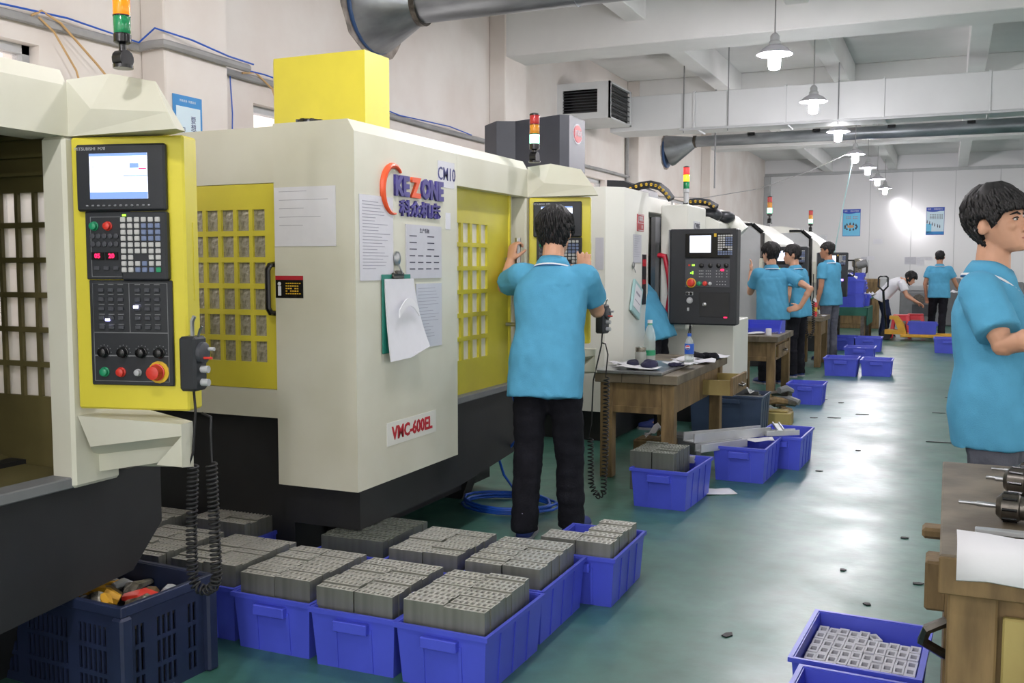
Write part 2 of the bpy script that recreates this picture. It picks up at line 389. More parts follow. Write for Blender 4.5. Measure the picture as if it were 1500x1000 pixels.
def yellow_panel(root, rot, lit, lab_screen, w, zb):
    """yellow control housing; local x 0..0.45 across, z .915..1.81; faces -y"""
    P = bpy.data.objects.new('control_panel', None); C.objects.link(P); P.parent = root
    P.location = (.012, 1.815, zb); P.rotation_euler = (0, 0, -rot)
    h = 1.795-zb
    th = .085 if w > .37 else .05
    hs = MB().box(0, w, 0, th, 0, h, .006)
    hs.box(w, w+.002, th*.55, th*.75, .34, .58)
    me = hs.mesh('panel_housing', 'yellow'); hs_o = put(me, P, (0, 0, 0))
    X = lambda u: (u-105)/163*w
    Z = lambda v: h-(v-195)/411*h
    put(MB().box(X(118), X(246), -.022, 0, Z(306), Z(207), .006).mesh('display_unit', 'black_panel'), P, (0, 0, 0))
    put(MB().box(X(126), X(192), -.010, 0, Z(408), Z(306), .003).mesh('switch_plate', 'black_panel'), P, (0, 0, 0))
    put(MB().box(X(181), X(247), -.024, 0, Z(409), Z(307), .005).mesh('keypad_block', 'black_panel'), P, (0, 0, 0))
    put(MB().box(X(129), X(249), -.010, 0, Z(568), Z(409), .003).mesh('operator_plate', 'black_panel'), P, (0, 0, 0))
    fr = MB()
    for a, b, c, d in ((134, 190, 314, 404), (134, 243, 413, 488), (134, 243, 488, 523), (134, 243, 523, 562), (134, 188, 413, 488)):
        for q in ((a, a+.8, c, d), (b-.8, b, c, d), (a, b, c, c+.8), (a, b, d-.8, d)):
            fr.box(X(q[0]), X(q[1]), -.0112, -.010, Z(q[3]), Z(q[2]))
    for k in range(3):
        for j in range(5):
            for u0 in (147, 200): fr.box(X(u0+k*14-4), X(u0+k*14+4), -.0112, -.01, Z(416+j*15), Z(415+j*15))
    put(fr.mesh('printed_lines', 'mid_grey'), P, (0, 0, 0), kind='stuff')
    sc = put(MB().box(X(139), X(222), -.0235, -.022, Z(288), Z(221)).mesh('screen', 'screen'), P, (0, 0, 0))
    if lab_screen:
        b = MB().box(X(139), X(222), -.0245, -.0235, Z(225), Z(221)).box(X(139), X(222), -.0245, -.0235, Z(288), Z(278)).box(X(188), X(222), -.0245, -.0235, Z(255), Z(253.5)).box(X(197), X(210), -.0245, -.0235, Z(243), Z(236))
        put(b.mesh('screen_bars', 'screen_blue'), P, (0, 0, 0))
        put(MB().box(X(210), X(221), -.0245, -.0235, Z(245), Z(243)).mesh('screen_mark', 'led_red'), P, (0, 0, 0))
        tx = MB()
        for k, (u, v, l) in enumerate([(142, 230, 6), (142, 235, 6), (142, 240, 5), (156, 232, 10), (156, 237, 9), (165, 229, 8), (184, 232, 4), (196, 229, 5), (186, 248, 8), (206, 248, 3), (214, 248, 3), (190, 262, 26), (190, 269, 20)]):
            tx.box(X(u), X(u+l), -.0242, -.0235, Z(v+.7), Z(v))
        put(tx.mesh('screen_text', 'ink_pale'), P, (0, 0, 0), kind='stuff')
    textmesh('maker_lettering', 'MITSUBISHI  M70', .014, 'light_grey', P, (X(140), -.0228, Z(214)), (1, 0, 0), (0, 0, 1), .0005)
    sk = key_mesh(.0085, .006, 'mid_grey', 'soft_key')
    for k in range(12): put(sk, P, (X(134+k*8.1), -.020, Z(298)))
    kw, kb, kg = key_mesh(.0165, .015, 'key_white'), key_mesh(.0165, .015, 'key_blue'), key_mesh(.0165, .015, 'button_green')
    for j in range(9):
        for k in range(6):
            if j == 6 and k in (2, 3): continue
            me = kg if (j == 8 and k == 5) else kb if ((k >= 3 and 0 < j < 4) or (j == 7 and k == 3) or (j == 8 and k in (2, 3, 4))) else kw
            put(me, P, (X(185.5+k*9.9), -.0225, Z(319+j*9.3)))
    gk = key_mesh(.018, .013, 'dark_grey')
    for u0 in (147, 200):
        for j in range(5):
            for k in range(3): put(gk, P, (X(u0+k*14), -.0095, Z(424+j*14)))
    if lit:
        put(MB().box(X(195), X(201.5), -.018, -.014, Z(451), Z(447)).mesh('indicator_light', 'led_white'), P, (0, 0, 0))
        put(MB().box(X(153.5), X(159.5), -.018, -.014, Z(470.5), Z(467)).mesh('indicator_light', 'led_white'), P, (0, 0, 0))
        put(MB().box(X(185), X(190), -.0265, -.024, Z(314), Z(311)).mesh('indicator_light', 'led_green'), P, (0, 0, 0))
    lm = MB().lathe([(.0085, 0), (.0085, .004), (.006, .005)], (0, 0, 0), (0, -1, 0), 10).mesh('push_switch', 'dark_grey')
    for j in (343, 355):
        for k in range(5): put(lm, P, (X(137+k*8.6), -.010, Z(j)))
    for k in range(3): put(gk, P, (X(142+k*14), -.0095, Z(391)))
    for u, body in ((144, '05'), (164.5, '20')):
        put(MB().box(X(u-9), X(u+9), -.014, -.010, Z(378.5), Z(367)).mesh('digit_window', 'black_gloss'), P, (0, 0, 0))
        textmesh('digits', body, .0195, 'led_red', P, (X(u), -.0148, Z(372.8)), (1, 0, 0), (0, 0, 1), .0005, bold=.0006)
    knob(P, X(140), -.010, Z(328), .0125, 'button_green', 'push_button'); knob(P, X(160), -.010, Z(328), .0125, 'button_red', 'push_button')
    for u in (149, 177, 204, 230):
        knob(P, X(u), -.010, Z(518), .015, 'black_gloss', 'rotary_knob', .02)
        tk = MB()
        for a in range(9):
            an = R(-30 + a*30); tk.box(-.0012, .0012, -.0012, 0, .021, .024); tk.move(Matrix.Rotation(an-R(90), 4, 'Y'), len(tk.v)-8)
        put(tk.mesh('knob_scale', 'mid_grey'), P, (X(u), -.0102, Z(518)), kind='stuff')
    knob(P, X(149), -.010, Z(548), .0135, 'button_green', 'push_button'); knob(P, X(173), -.010, Z(548), .0135, 'button_red', 'push_button')
    knob(P, X(198), -.010, Z(548), .010, 'light_grey', 'key_switch')
    knob(P, X(228), -.010, Z(547), .030, 'button_yellow', 'stop_collar', .004); knob(P, X(226), -.014, Z(547), .023, 'button_red', 'emergency_stop', .030)
    return P
def open_plate(m, name, parent): return m.build(name, 'cream', parent)

def machine_a(name, label, loc, rot, opened, lit, w, zb):
    root = thing(name, label, 'machine', loc)
    D = 1.95                     # depth of the enclosure behind its front
    # guard block (near end) with chamfered top edge
    MB().prism([(0, .45), (0, 1.955), (-.03, 2.005), (-.407, 2.005), (-.407, .45)], 'y', 0, .923).build('guard_block', 'cream', root)
    # near side wall around the side door
    cols = [(-.484-.086*k-.066, -.484-.086*k) for k in range(6)]; rows = [(1.556-.1155*k, 1.648-.1155*k) for k in range(6)]
    s = MB().box(-D, -.407, .03, .06, 1.76, 2.0).box(-D, -.407, .03, .06, .735, .86).box(-D, -1.10, .03, .06, .86, 1.76)
    s.build('side_wall', 'cream', root)
    d = MB(); grid_frame(d, 'y', .034, .022, -1.10, -.407, .862, 1.758, cols, rows); door = d.build('side_door', 'yellow', root)
    pm = MB().box(-.034, .034, 0, .004, -.047, .047).mesh('pane', 'coolant_pane')
    for a, b in cols:
        for c, e in rows: put(pm, door, ((a+b)/2, .046, (c+e)/2))
    h = MB().tube([(-.425, .034, 1.195), (-.425, -.012, 1.20), (-.432, -.02, 1.22), (-.432, -.02, 1.385), (-.425, -.012, 1.405), (-.425, .034, 1.41)], .013, 8)
    h.build('door_handle', 'black_gloss', root, smooth=True)
    # roof, back, fascia
    MB().box(-D, -.165, .062, 1.95, 1.966, 1.998).box(-D+.005, -D+.035, .062, 1.95, .74, 1.966).build('roof', 'cream2', root)
    MB().prism([(0, 1.80), (0, 1.955), (-.03, 2.005), (-.16, 2.005), (-.16, 1.80)], 'y', .924, 1.823).build('canopy_fascia', 'cream', root)
    # arm that carries the control panel: lower band, sloped facet, bevelled end
    y0, y1 = 1.82, 2.06
    MB().add([(0,y0,1.80),(.43,y0,1.80),(.40,y0,1.85),(.109,y0-.012,1.876),(0,y0,1.972),(0,y1,2.005),(.12,y0+.06,1.992),(.31,y0+.05,1.952),(.41,y0+.06,1.80),(0,y1,1.80)],
             [(0,1,2,3),(0,3,4),(3,2,7,6),(3,6,5,4),(6,7,5),(1,8,7,2),(8,9,5,7),(0,9,8,1),(0,4,5,9)]).build('panel_arm', 'cream', root)
    MB().add([(0,y0,.93),(.42,y0,.93),(.42,y0,.895),(.05,y0,.835),(-.02,y0+.08,.79),(.32,y0+.08,.845),(.32,y0+.08,.80),(-.06,y0+.08,.725),
              (0,y1,.93),(.41,y0+.06,.93),(.41,y0+.06,.79),(-.06,y1,.72),(.42,y0,.80),(.32,y0,.80)],
             [(0,1,2,3),(3,2,5,4),(4,5,6,7),(0,3,4,7,11,8),(1,9,10,12),(8,11,10,9),(7,6,10,11),(0,8,9,1),(2,12,13,5),(12,10,6,13),(5,13,6)]).build('lower_bracket', 'cream', root)
    # far end wall with its own windows, post
    AYs = loc[1]+1.96
    fc = [(-.245-.083*k-.068, -.245-.083*k) for k in range(6)]; fr = [(1.548-.118*k, 1.648-.118*k) for k in range(6)]
    e = MB(); grid_frame(e, 'y', 1.955, .03, -D, -.09, .70, 1.97, fc, fr); fw = e.build('end_wall', 'interior', root)
    for zz in (1.70, 1.76, 1.82, 1.88): e2 = MB().box(-D, -.10, 1.925, 1.955, zz, zz+.012).build('rib', 'interior', fw)
    pm2 = MB().box(-.035, .035, 0, .004, -.051, .051).mesh('pane', 'clear_pane')
    for a, b in fc:
        for c, q in fr: put(pm2, fw, ((a+b)/2, 1.968, (c+q)/2))
    MB().box(-.10, 0, 1.80, 1.99, .70, 1.80, .01).build('corner_post', 'cream', root)
    # base: black tray with chamfered end, pedestal, ledge
    MB().prism([(.06, .715), (2.2, .715), (2.2, .50), (2.06, .36), (1.0, .27), (.06, .27)], 'x', -.42, -.03).build('chip_tray', 'black_base', root)
    MB().box(-D, -.40, .10, 2.15, .06, .735).box(-D+.1, -.55, .2, 2.0, 0, .1).build('base', 'black_base', root)
    for yy in (.35, 1.75): MB().prism([(-.62, 0), (-.40, 0), (-.30, .27), (-.62, .27)], 'y', yy, yy+.12).build('foot', 'black_base', root)
    MB().box(-.10, -.012, .923, 1.823, .700, .735, .004).build('sill', 'mid_grey', root)
    # column cover on the roof
    MB().prism([(-1.29, 1.17), (-1.21, 1.07), (-.62, 1.07), (-.62, 1.32), (-1.29, 1.60)], 'z', 2.0, 2.545).build('column_cover', 'yellow', root)
    # front door
    wc = [(1.404-.107*k-.08, 1.404-.107*k) for k in range(4)]; wr = [(1.524-.1226*k, 1.624-.1226*k) for k in range(6)]
    if not opened:
        f = MB(); grid_frame(f, 'x', -.09, .03, .90, 1.677, .71, 1.81, wc, wr); fd = f.build('front_door', 'yellow_worn', root)
        pm3 = MB().box(0, .004, -.041, .041, -.051, .051).mesh('pane', 'frosted')
        for a, b in wc:
            for c, q in wr: put(pm3, fd, (-.078, (a+b)/2, (c+q)/2))
        MB().box(-.09, -.05, 1.677, 1.70, .71, 1.81, .004).build('door_edge', 'yellow', root)
        MB().box(-.16, -.09, 1.66, 1.80, .71, 1.80).build('door_channel', 'cream', root)
    else:
        MB().box(-1.5, -1.46, .06, 1.95, .70, 1.965).build('inner_wall', 'interior', root)
        MB().prism([(-1.46, .95), (-.40, .72), (-.10, .715), (-.10, .65), (-1.46, .65)], 'y', .1, 1.95).build('inner_tray', 'interior', root)
        MB().box(-1.1, -.5, .5, 1.5, .80, .90, .01).build('worktable', 'dark_steel', root)
        MB().lathe([(.16, 0), (.16, .35), (.07, .42), (.05, .6)], (-.85, 1.1, 1.95), (0, 0, -1)).build('spindle_head', 'dark_grey', root, smooth=True)
    yellow_panel(root, rot, lit, True, w, zb)
    return root
m1 = machine_a('machining_centre', 'cream and yellow machining centre at far left with open door and lit display', (-2.50, .437, 0), R(-14), True, True, .375, .955)
m2 = machine_a('machining_centre', 'cream and yellow machining centre with orange and purple logo and red model lettering', (-2.245, 3.467, 0), R(-12), False, False, .358, .955)
# front door handle of the middle machine, hinge and vent bits
MB().tube([(.012, 1.655, .965), (.012, 1.655, 1.56)], .017, 12).cyl((.012, 1.655, 1.07), (-.06, 1.655, 1.07), .011).cyl((.012, 1.655, 1.44), (-.06, 1.655, 1.44), .011).build('door_bar', 'steel', m2, smooth=True)
cp = MB(); cp.lathe([(.05, 0), (.055, .012), (.05, .03), (.02, .034)], (-.30, .12, 2.0))
for a in range(8): cp.box(.04, .06, -.008, .008, .006, .03); cp.move(Matrix.Translation((-.30, .12, 2.0)) @ Matrix.Rotation(a*math.pi/4, 4, 'Z'), len(cp.v)-8)
cp.box(-.42, -.36, .1, .14, 2.0, 2.02).build('roof_cap', 'black_gloss', m2, smooth=True)
# lettering and logo on the guard block (front faces +x, reads along +y)
ex, ez = (0, 1, 0), (0, 0, 1)
textmesh('model_lettering', 'VMC-600EL', .082, 'ink_red', m2, (.0030, .462, .655), ex, ez, .001, bold=.0025, sx=.92)
MB().box(0, .002, .235, .69, .605, .71).build('model_plate', 'cream2', m2)
def logo():
    sw = MB(); pts = []
    for k in range(29):
        a = R(50 + k*230/28); pts.append((.006, .305+.095*math.cos(a), 1.735+.105*math.sin(a)))
    rad = [.004+.012*math.sin(math.pi*min(1, (k+2)/30)) for k in range(29)]
    sw.tube(pts, rad, 8, flat=1.).build('logo_swoosh', 'logo_orange', m2, smooth=True)
    textmesh('logo_lettering', 'KE', .118, 'logo_purple', m2, (.004, .372, 1.752), ex, ez, .008, bold=.006, sx=.92)
    textmesh('logo_lettering', 'Z', .118, 'logo_orange', m2, (.004, .497, 1.752), ex, ez, .008, bold=.006, sx=.95)
    textmesh('logo_lettering', 'ONE', .118, 'logo_purple', m2, (.004, .655, 1.752), ex, ez, .008, bold=.006, sx=.85)
    textmesh('logo_lettering', '科众机床', .076, 'logo_purple', m2, (.004, .545, 1.655), ex, ez, .006, bold=.002, sx=1.25)
logo()
MB().box(0, .0015, -.012+.735, .925-.03, 1.78, 1.905).build('number_sleeve', 'plastic_sleeve', m2)
textmesh('number_lettering', 'CM10', .088, 'ink_blue', m2, (.0026, .812, 1.842), ex, ez, .0006, bold=.0005, sx=.85)
MB().box(0, .002, .80, .85, 1.58, 1.66).build('blank_sticker', 'paper', m2)
w_ = MB().box(-.405, -.262, -.0015, 0, 1.265, 1.36); w_.build('warning_sticker', 'black_gloss', m2)
MB().box(-.405, -.262, -.0022, -.0015, 1.342, 1.36).build('warning_band', 'ink_red', m2)
wt = MB()
for k in range(5):
    for j in range(7):
        if random.random() < .8: wt.box(-.352+.0115*j, -.344+.0115*j, -.0022, -.0015, 1.325-.011*k, 1.330-.011*k)
wt.build('warning_print', 'button_yellow', m2, kind='stuff')
fg = MB().ell((-.385, -.0018, 1.325), .009, .0008, .009).box(-.392, -.376, -.0022, -.0015, 1.275, 1.315); fg.build('warning_symbol', 'paper', m2)

def sheet(name, label, root_loc, x, y0, y1, z0, z1, axis='x', m='paper', lines=8, title=None, group=None, th=.003, seed=1, tilt=0., cat='notice', form=False):
    """a flat sheet taped on a face; axis 'x': lies in a plane facing +x, reading along +y; axis 'y': faces -y, reading along +x"""
    rnd = random.Random(seed); w, h = abs(y1-y0), z1-z0
    M = (Matrix.Translation((x, y0, z0)) @ Matrix.Rotation(R(90), 4, 'Z')) if axis == 'x' else Matrix.Translation((y0, x, z0))
    M = Matrix.Translation(root_loc) @ M
    o = thing(name, label, cat, M.translation, M.to_euler().z, group)
    T = Matrix.Rotation(tilt, 4, 'Y')
    MB().box(0, w, -th, 0, 0, h).move(T).build('sheet', m, o)
    ln = MB(); z = h*(.80 if title else .93)
    for k in range(lines):
        x0 = w*.08
        if form:
            for q in range(2 if k < 3 else 4):
                a = w*(.08+q*(.5 if k < 3 else .23)); ln.box(a, a+w*(.2 if k < 3 else .15), -th-.0006, -th, z-h*.02, z)
        else: ln.box(x0, x0+w*rnd.uniform(.35, .82), -th-.0006, -th, z-h*.008, z)
        z -= h*.86/(lines+1)
    ln.move(T).build('printed_text', 'ink_pale' if not form else 'ink', o, kind='stuff')
    if title: textmesh('title', title, h*.095, 'ink', o, T @ Vector((w*.5, -th-.0006, h*.89)), T @ Vector((1, 0, 0)), T @ Vector((0, 0, 1)), .0004)
    return o
L2 = (-2.245, 3.467, 0)
sheet('notice_sheet', 'tall printed sheet in clear film at left of logo on middle machine', L2, .001, .03, .30, 1.34, 1.70, m='plastic_sleeve', lines=22, seed=3)
sheet('notice_board', 'pale board with handwritten Chinese heading and form below the logo', L2, .001, .41, .745, 1.345, 1.59, m='paper_grey', lines=6, title='生产看板', form=True, th=.006)
sheet('notice_sheet', 'printed sheet partly behind the clipboard on middle machine', L2, .001, .50, .75, 1.02, 1.32, m='plastic_sleeve', lines=16, seed=5)
sheet('drawing_sheet', 'wide technical drawing sheet taped on near side of middle machine', L2, -.001, -.402, -.092, 1.485, 1.735, axis='y', lines=5, seed=8)
# clipboard hanging from a hook
cb = thing('clipboard', 'green clipboard with white papers hanging from a hook on middle machine', 'clipboard', (-2.245, 3.467+.195, 1.02))
MB().box(.004, .010, 0, .245, 0, .345, .002).build('board', 'teal_board', cb)
pp = MB(); rs = []
for k in range(9):
    t = k/8; z = .325-.34*t
    rs.append([(.012+.02*t*t, .012+.012*t, z-.02*t), (.012+.035*t*t+.004, .15+.02*t, z-.012*t), (.013+.05*t*t, .262+.06*t, z+.028*t), (.016+.05*t*t, .262+.06*t, z+.028*t), (.020+.035*t*t, .15+.02*t, z-.012*t), (.018+.02*t*t, .012+.012*t, z-.02*t)])
pp.rings(rs).build('papers', 'paper', cb, smooth=True)
cv = MB(); N = 12
top = [(.048, .075+.17*k/N, .19+.05*math.sin(math.pi*k/N)) for k in range(N+1)]; bot = [(.050, .072+.176*k/N, .155+.05*math.sin(math.pi*k/N)) for k in range(N+1)]
cv.rings([[a, b, (b[0]+.004, b[1], b[2]), (a[0]+.004, a[1], a[2])] for a, b in zip(top, bot)]).build('folded_edge', 'white_cloth', cb)
MB().box(.010, .022, .075, .17, .325, .343, .004).cyl((.016, .08, .345), (.016, .165, .345), .008).box(.01, .026, .10, .145, .343, .362, .004).build('clip', 'dark_steel', cb, smooth=True)
hk = tag(MB().ell((0, 0, .02), .008, .03, .034).tube([(0, 0, 0), (.012, 0, -.02), (.018, .005, -.035), (.016, .015, -.045)], .004, 6).build('wall_hook', 'steel', None, smooth=True), 'small chrome hook stuck above the green clipboard', 'hook')
hk.location = (-2.236, 3.467+.325, 1.415)

# ---- machine 3: white machine, black tower, hatch
O3 = Vector((-2.35, 7.35, 0))
m3 = thing('machining_centre', 'white machining centre with dark grey tower and red door handle', 'machine', O3)
def W3(m, name, mt, **k): return m.build(name, mt, m3, world=True, **k)
W3(MB().prism([(-4.2, 7.35), (-2.46, 7.35), (-2.35, 7.49), (-2.35, 8.17), (-2.95, 8.17), (-2.95, 9.9), (-4.2, 9.9)], 'z', .25, 2.02), 'enclosure', 'cream2')
W3(MB().box(-4.1, -2.45, 7.45, 9.5, 0, .5), 'base', 'black_base')
W3(MB().box(-2.62, -2.37, 8.17, 9.0, 1.86, 2.0, .01), 'door_header', 'cream2')
W3(MB().box(-2.72, -2.66, 9.35, 9.50, .3, 1.98), 'door_post', 'black_gloss'); W3(MB().box(-2.72, -2.66, 8.9, 9.35, 1.88, 1.98), 'door_lintel', 'black_gloss'); W3(MB().box(-2.72, -2.64, 9.72, 9.84, .3, 1.98), 'door_post', 'black_gloss')
W3(MB().box(-2.71, -2.68, 9.0, 9.35, 1.50, 1.88), 'door_window', 'frosted'); W3(MB().box(-2.71, -2.68, 9.0, 9.35, .3, 1.50), 'door_screen', 'gold_grey')
W3(MB().box(-2.71, -2.67, 9.50, 9.72, .3, 1.98), 'door_leaf', 'mid_grey'); W3(MB().box(-2.9, -2.6, 8.2, 9.8, .3, .62), 'recess_sill', 'cream2')
hp = [AY(u, v, 8.37) for u, v in ((966, 374), (974, 375), (980, 405), (982, 430), (978, 455), (967, 478))]
W3(MB().tube([hp[0]+Vector((0, .05, 0))]+hp+[hp[-1]+Vector((0, .05, 0))], [.024]*8, 10), 'door_handle', 'red_handle', smooth=True)
# protruding cabinet beside the door with number label, lower cabinet under the control panel
W3(MB().box(-2.31, -2.07, 8.42, 9.1, .85, 1.935, .012), 'cabinet', 'cream2')
W3(MB().box(-2.31, -1.70, 8.64, 9.3, .34, .93, .01), 'lower_cabinet', 'cream2'); W3(MB().box(-2.3, -1.76, 8.7, 9.3, 0, .34), 'plinth', 'black_base')
W3(MB().prism([(-2.5, 1.5), (-1.95, 1.5), (-1.95, 1.80), (-2.06, 1.86), (-2.5, 1.86)], 'y', 9.12, 9.9), 'rear_hood', 'cream2')
W3(MB().box(-2.0, -1.93, 9.15, 9.9, .4, 1.5), 'rear_panel', 'shade_grey')
ps = MB().box(-2.069, -2.067, 8.62, 8.86, 1.70, 1.80); W3(ps, 'number_sleeve', 'plastic_sleeve')
t_ = textmesh('number_lettering', 'CM05', .085, 'ink', m3, Vector((-2.065, 8.74, 1.75))-O3, ex, ez, .0005)
# cable chains
def chain(pts, nm):
    c = W3(MB().tube(pts, .055, 4, flat=.6, up=(0, 1, .01)), nm, 'black_panel')
    dm = MB().lathe([(.013, 0), (.013, .006)], (0, 0, 0), (0, -1, 0), 8).mesh('link_pin', 'button_yellow')
    for k in range(len(pts)-1):
        for t in (.25, .75):
            p = pts[k].lerp(pts[k+1], t); put(dm, c, p - O3 + Vector((0, -.045, 0)))
chain([AY(u, v, 8.1) for u, v in ((922, 278), (938, 272), (953, 270), (966, 273), (976, 281), (984, 292))], 'cable_chain')
chain([AY(u, v, 9.2) for u, v in ((1010, 296), (1024, 295), (1038, 297), (1050, 304))], 'cable_chain')
W3(MB().ell(AY(1040, 315, 9.3), .12, .1, .07).ell(AY(1062, 318, 9.5), .1, .1, .06), 'motor', 'black_panel', smooth=True)
W3(MB().prism([(-2.75, 1.98), (-2.45, 1.98), (-2.48, 2.08), (-2.6, 2.14), (-2.75, 2.15)], 'y', 8.25, 8.9), 'bellows', 'black_panel')
W3(MB().tube([AY(u, v, 9.6) for u, v in ((1030, 318), (1055, 317), (1075, 326), (1088, 340))], .07, 10), 'hose_cover', 'cream2', smooth=True)
# tower with facets
a, b, c_, d_ = AY(710, 165, 8.35), AY(726, 163, 8.1), AY(755, 163, 8.2), AY(828, 160, 8.0)
W3(MB().prism([(a.x, 8.35), (b.x, 8.12), (c_.x, 8.2), (d_.x-.05, 8.0), (d_.x+.02, 8.05), (d_.x+.02, 8.45), (a.x, 8.9)], 'z', 1.98, 2.70), 'tower', 'tower_dark')
lg = MB().lathe([(.075, 0), (.075, .008), (.06, .009)], (0, 0, 0), (1, 0, 0), 20); lg.move(Matrix.Translation((d_.x+.02, 8.25, 2.56)) @ Matrix.Diagonal((1, 1.35, 1, 1)))
W3(lg, 'oval_badge', 'sign_red')
lr = MB().lathe([(.088, 0), (.088, .003)], (0, 0, 0), (1, 0, 0), 20); lr.move(Matrix.Translation((d_.x+.02, 8.25, 2.56)) @ Matrix.Diagonal((1, 1.3, 1, 1))); W3(lr, 'badge_rim', 'paper')
textmesh('badge_lettering', 'JT精机', .062, 'paper', m3, Vector((d_.x+.033, 8.25, 2.56))-O3, ex, ez, .001)
W3(MB().box(d_.x+.02, d_.x+.023, 8.17, 8.21, 2.1, 2.22), 'rating_plate', 'poster_pale')
# red sign on the front face
W3(MB().box(-2.35, -2.346, 7.83, 8.02, 1.69, 1.83), 'sign_plate', 'sign_red')
W3(MB().box(-2.346, -2.3445, 7.845, 8.005, 1.755, 1.76).box(-2.346, -2.3445, 7.845, 8.005, 1.822, 1.826).box(-2.346, -2.3445, 7.845, 8.005, 1.695, 1.699), 'sign_rule', 'paper')
textmesh('sign_lettering', 'JT精机', .05, 'paper', m3, Vector((-2.3445, 7.925, 1.79))-O3, ex, ez, .0005); textmesh('sign_lettering', 'H', .05, 'paper', m3, Vector((-2.3445, 7.965, 1.725))-O3, ex, ez, .0005)
W3(MB().box(-2.35, -2.345, 7.99, 8.10, 1.08, 1.50), 'warning_strip', 'black_panel')
W3(MB().box(-2.345, -2.343, 7.995, 8.095, 1.40, 1.46).box(-2.345, -2.343, 7.995, 8.095, 1.25, 1.29), 'warning_strip_mark', 'ink_red')
sheet('notice_sheet', 'grey photocopied sheet below the red sign on white machine', (-2.35, 7.35, 0), .002, .38, .60, 1.43, 1.66, m='paper_grey', lines=10, seed=12)
sheet('notice_sheet', 'plain pale sheet beside the yellow panel behind the standing worker', (0, 0, 0), 7.348, AY(872, 338, 7.34).x, AY(884, 338, 7.34).x, 1.375, 1.625, axis='y', m='paper_grey', lines=0, seed=2)
sh = tag(MB().ell((0, 0, .02), .008, .026, .03).tube([(0, 0, 0), (.012, 0, -.02), (.014, .01, -.04)], .004, 6).build('wall_hook', 'steel', None, smooth=True), 'small white hook on the white machine above the pale teal folder', 'hook'); sh.location = (-2.341, 7.72, 1.39)
fo = thing('folder', 'pale teal folder hanging tilted on white machine behind the bottles', 'folder', (-2.345, 7.62, 1.05))
T = Matrix.Rotation(R(-22), 4, 'X')
MB().box(0, .02, 0, .25, 0, .27, .004).move(T).build('cover', 'pale_teal', fo); MB().box(.02, .022, .03, .22, .05, .24).move(T).build('label_sheet', 'paper', fo)
MB().box(.022, .0225, .06, .18, .17, .19).box(.022, .0225, .05, .2, .11, .118).move(T).build('label_print', 'ink_pale', fo)

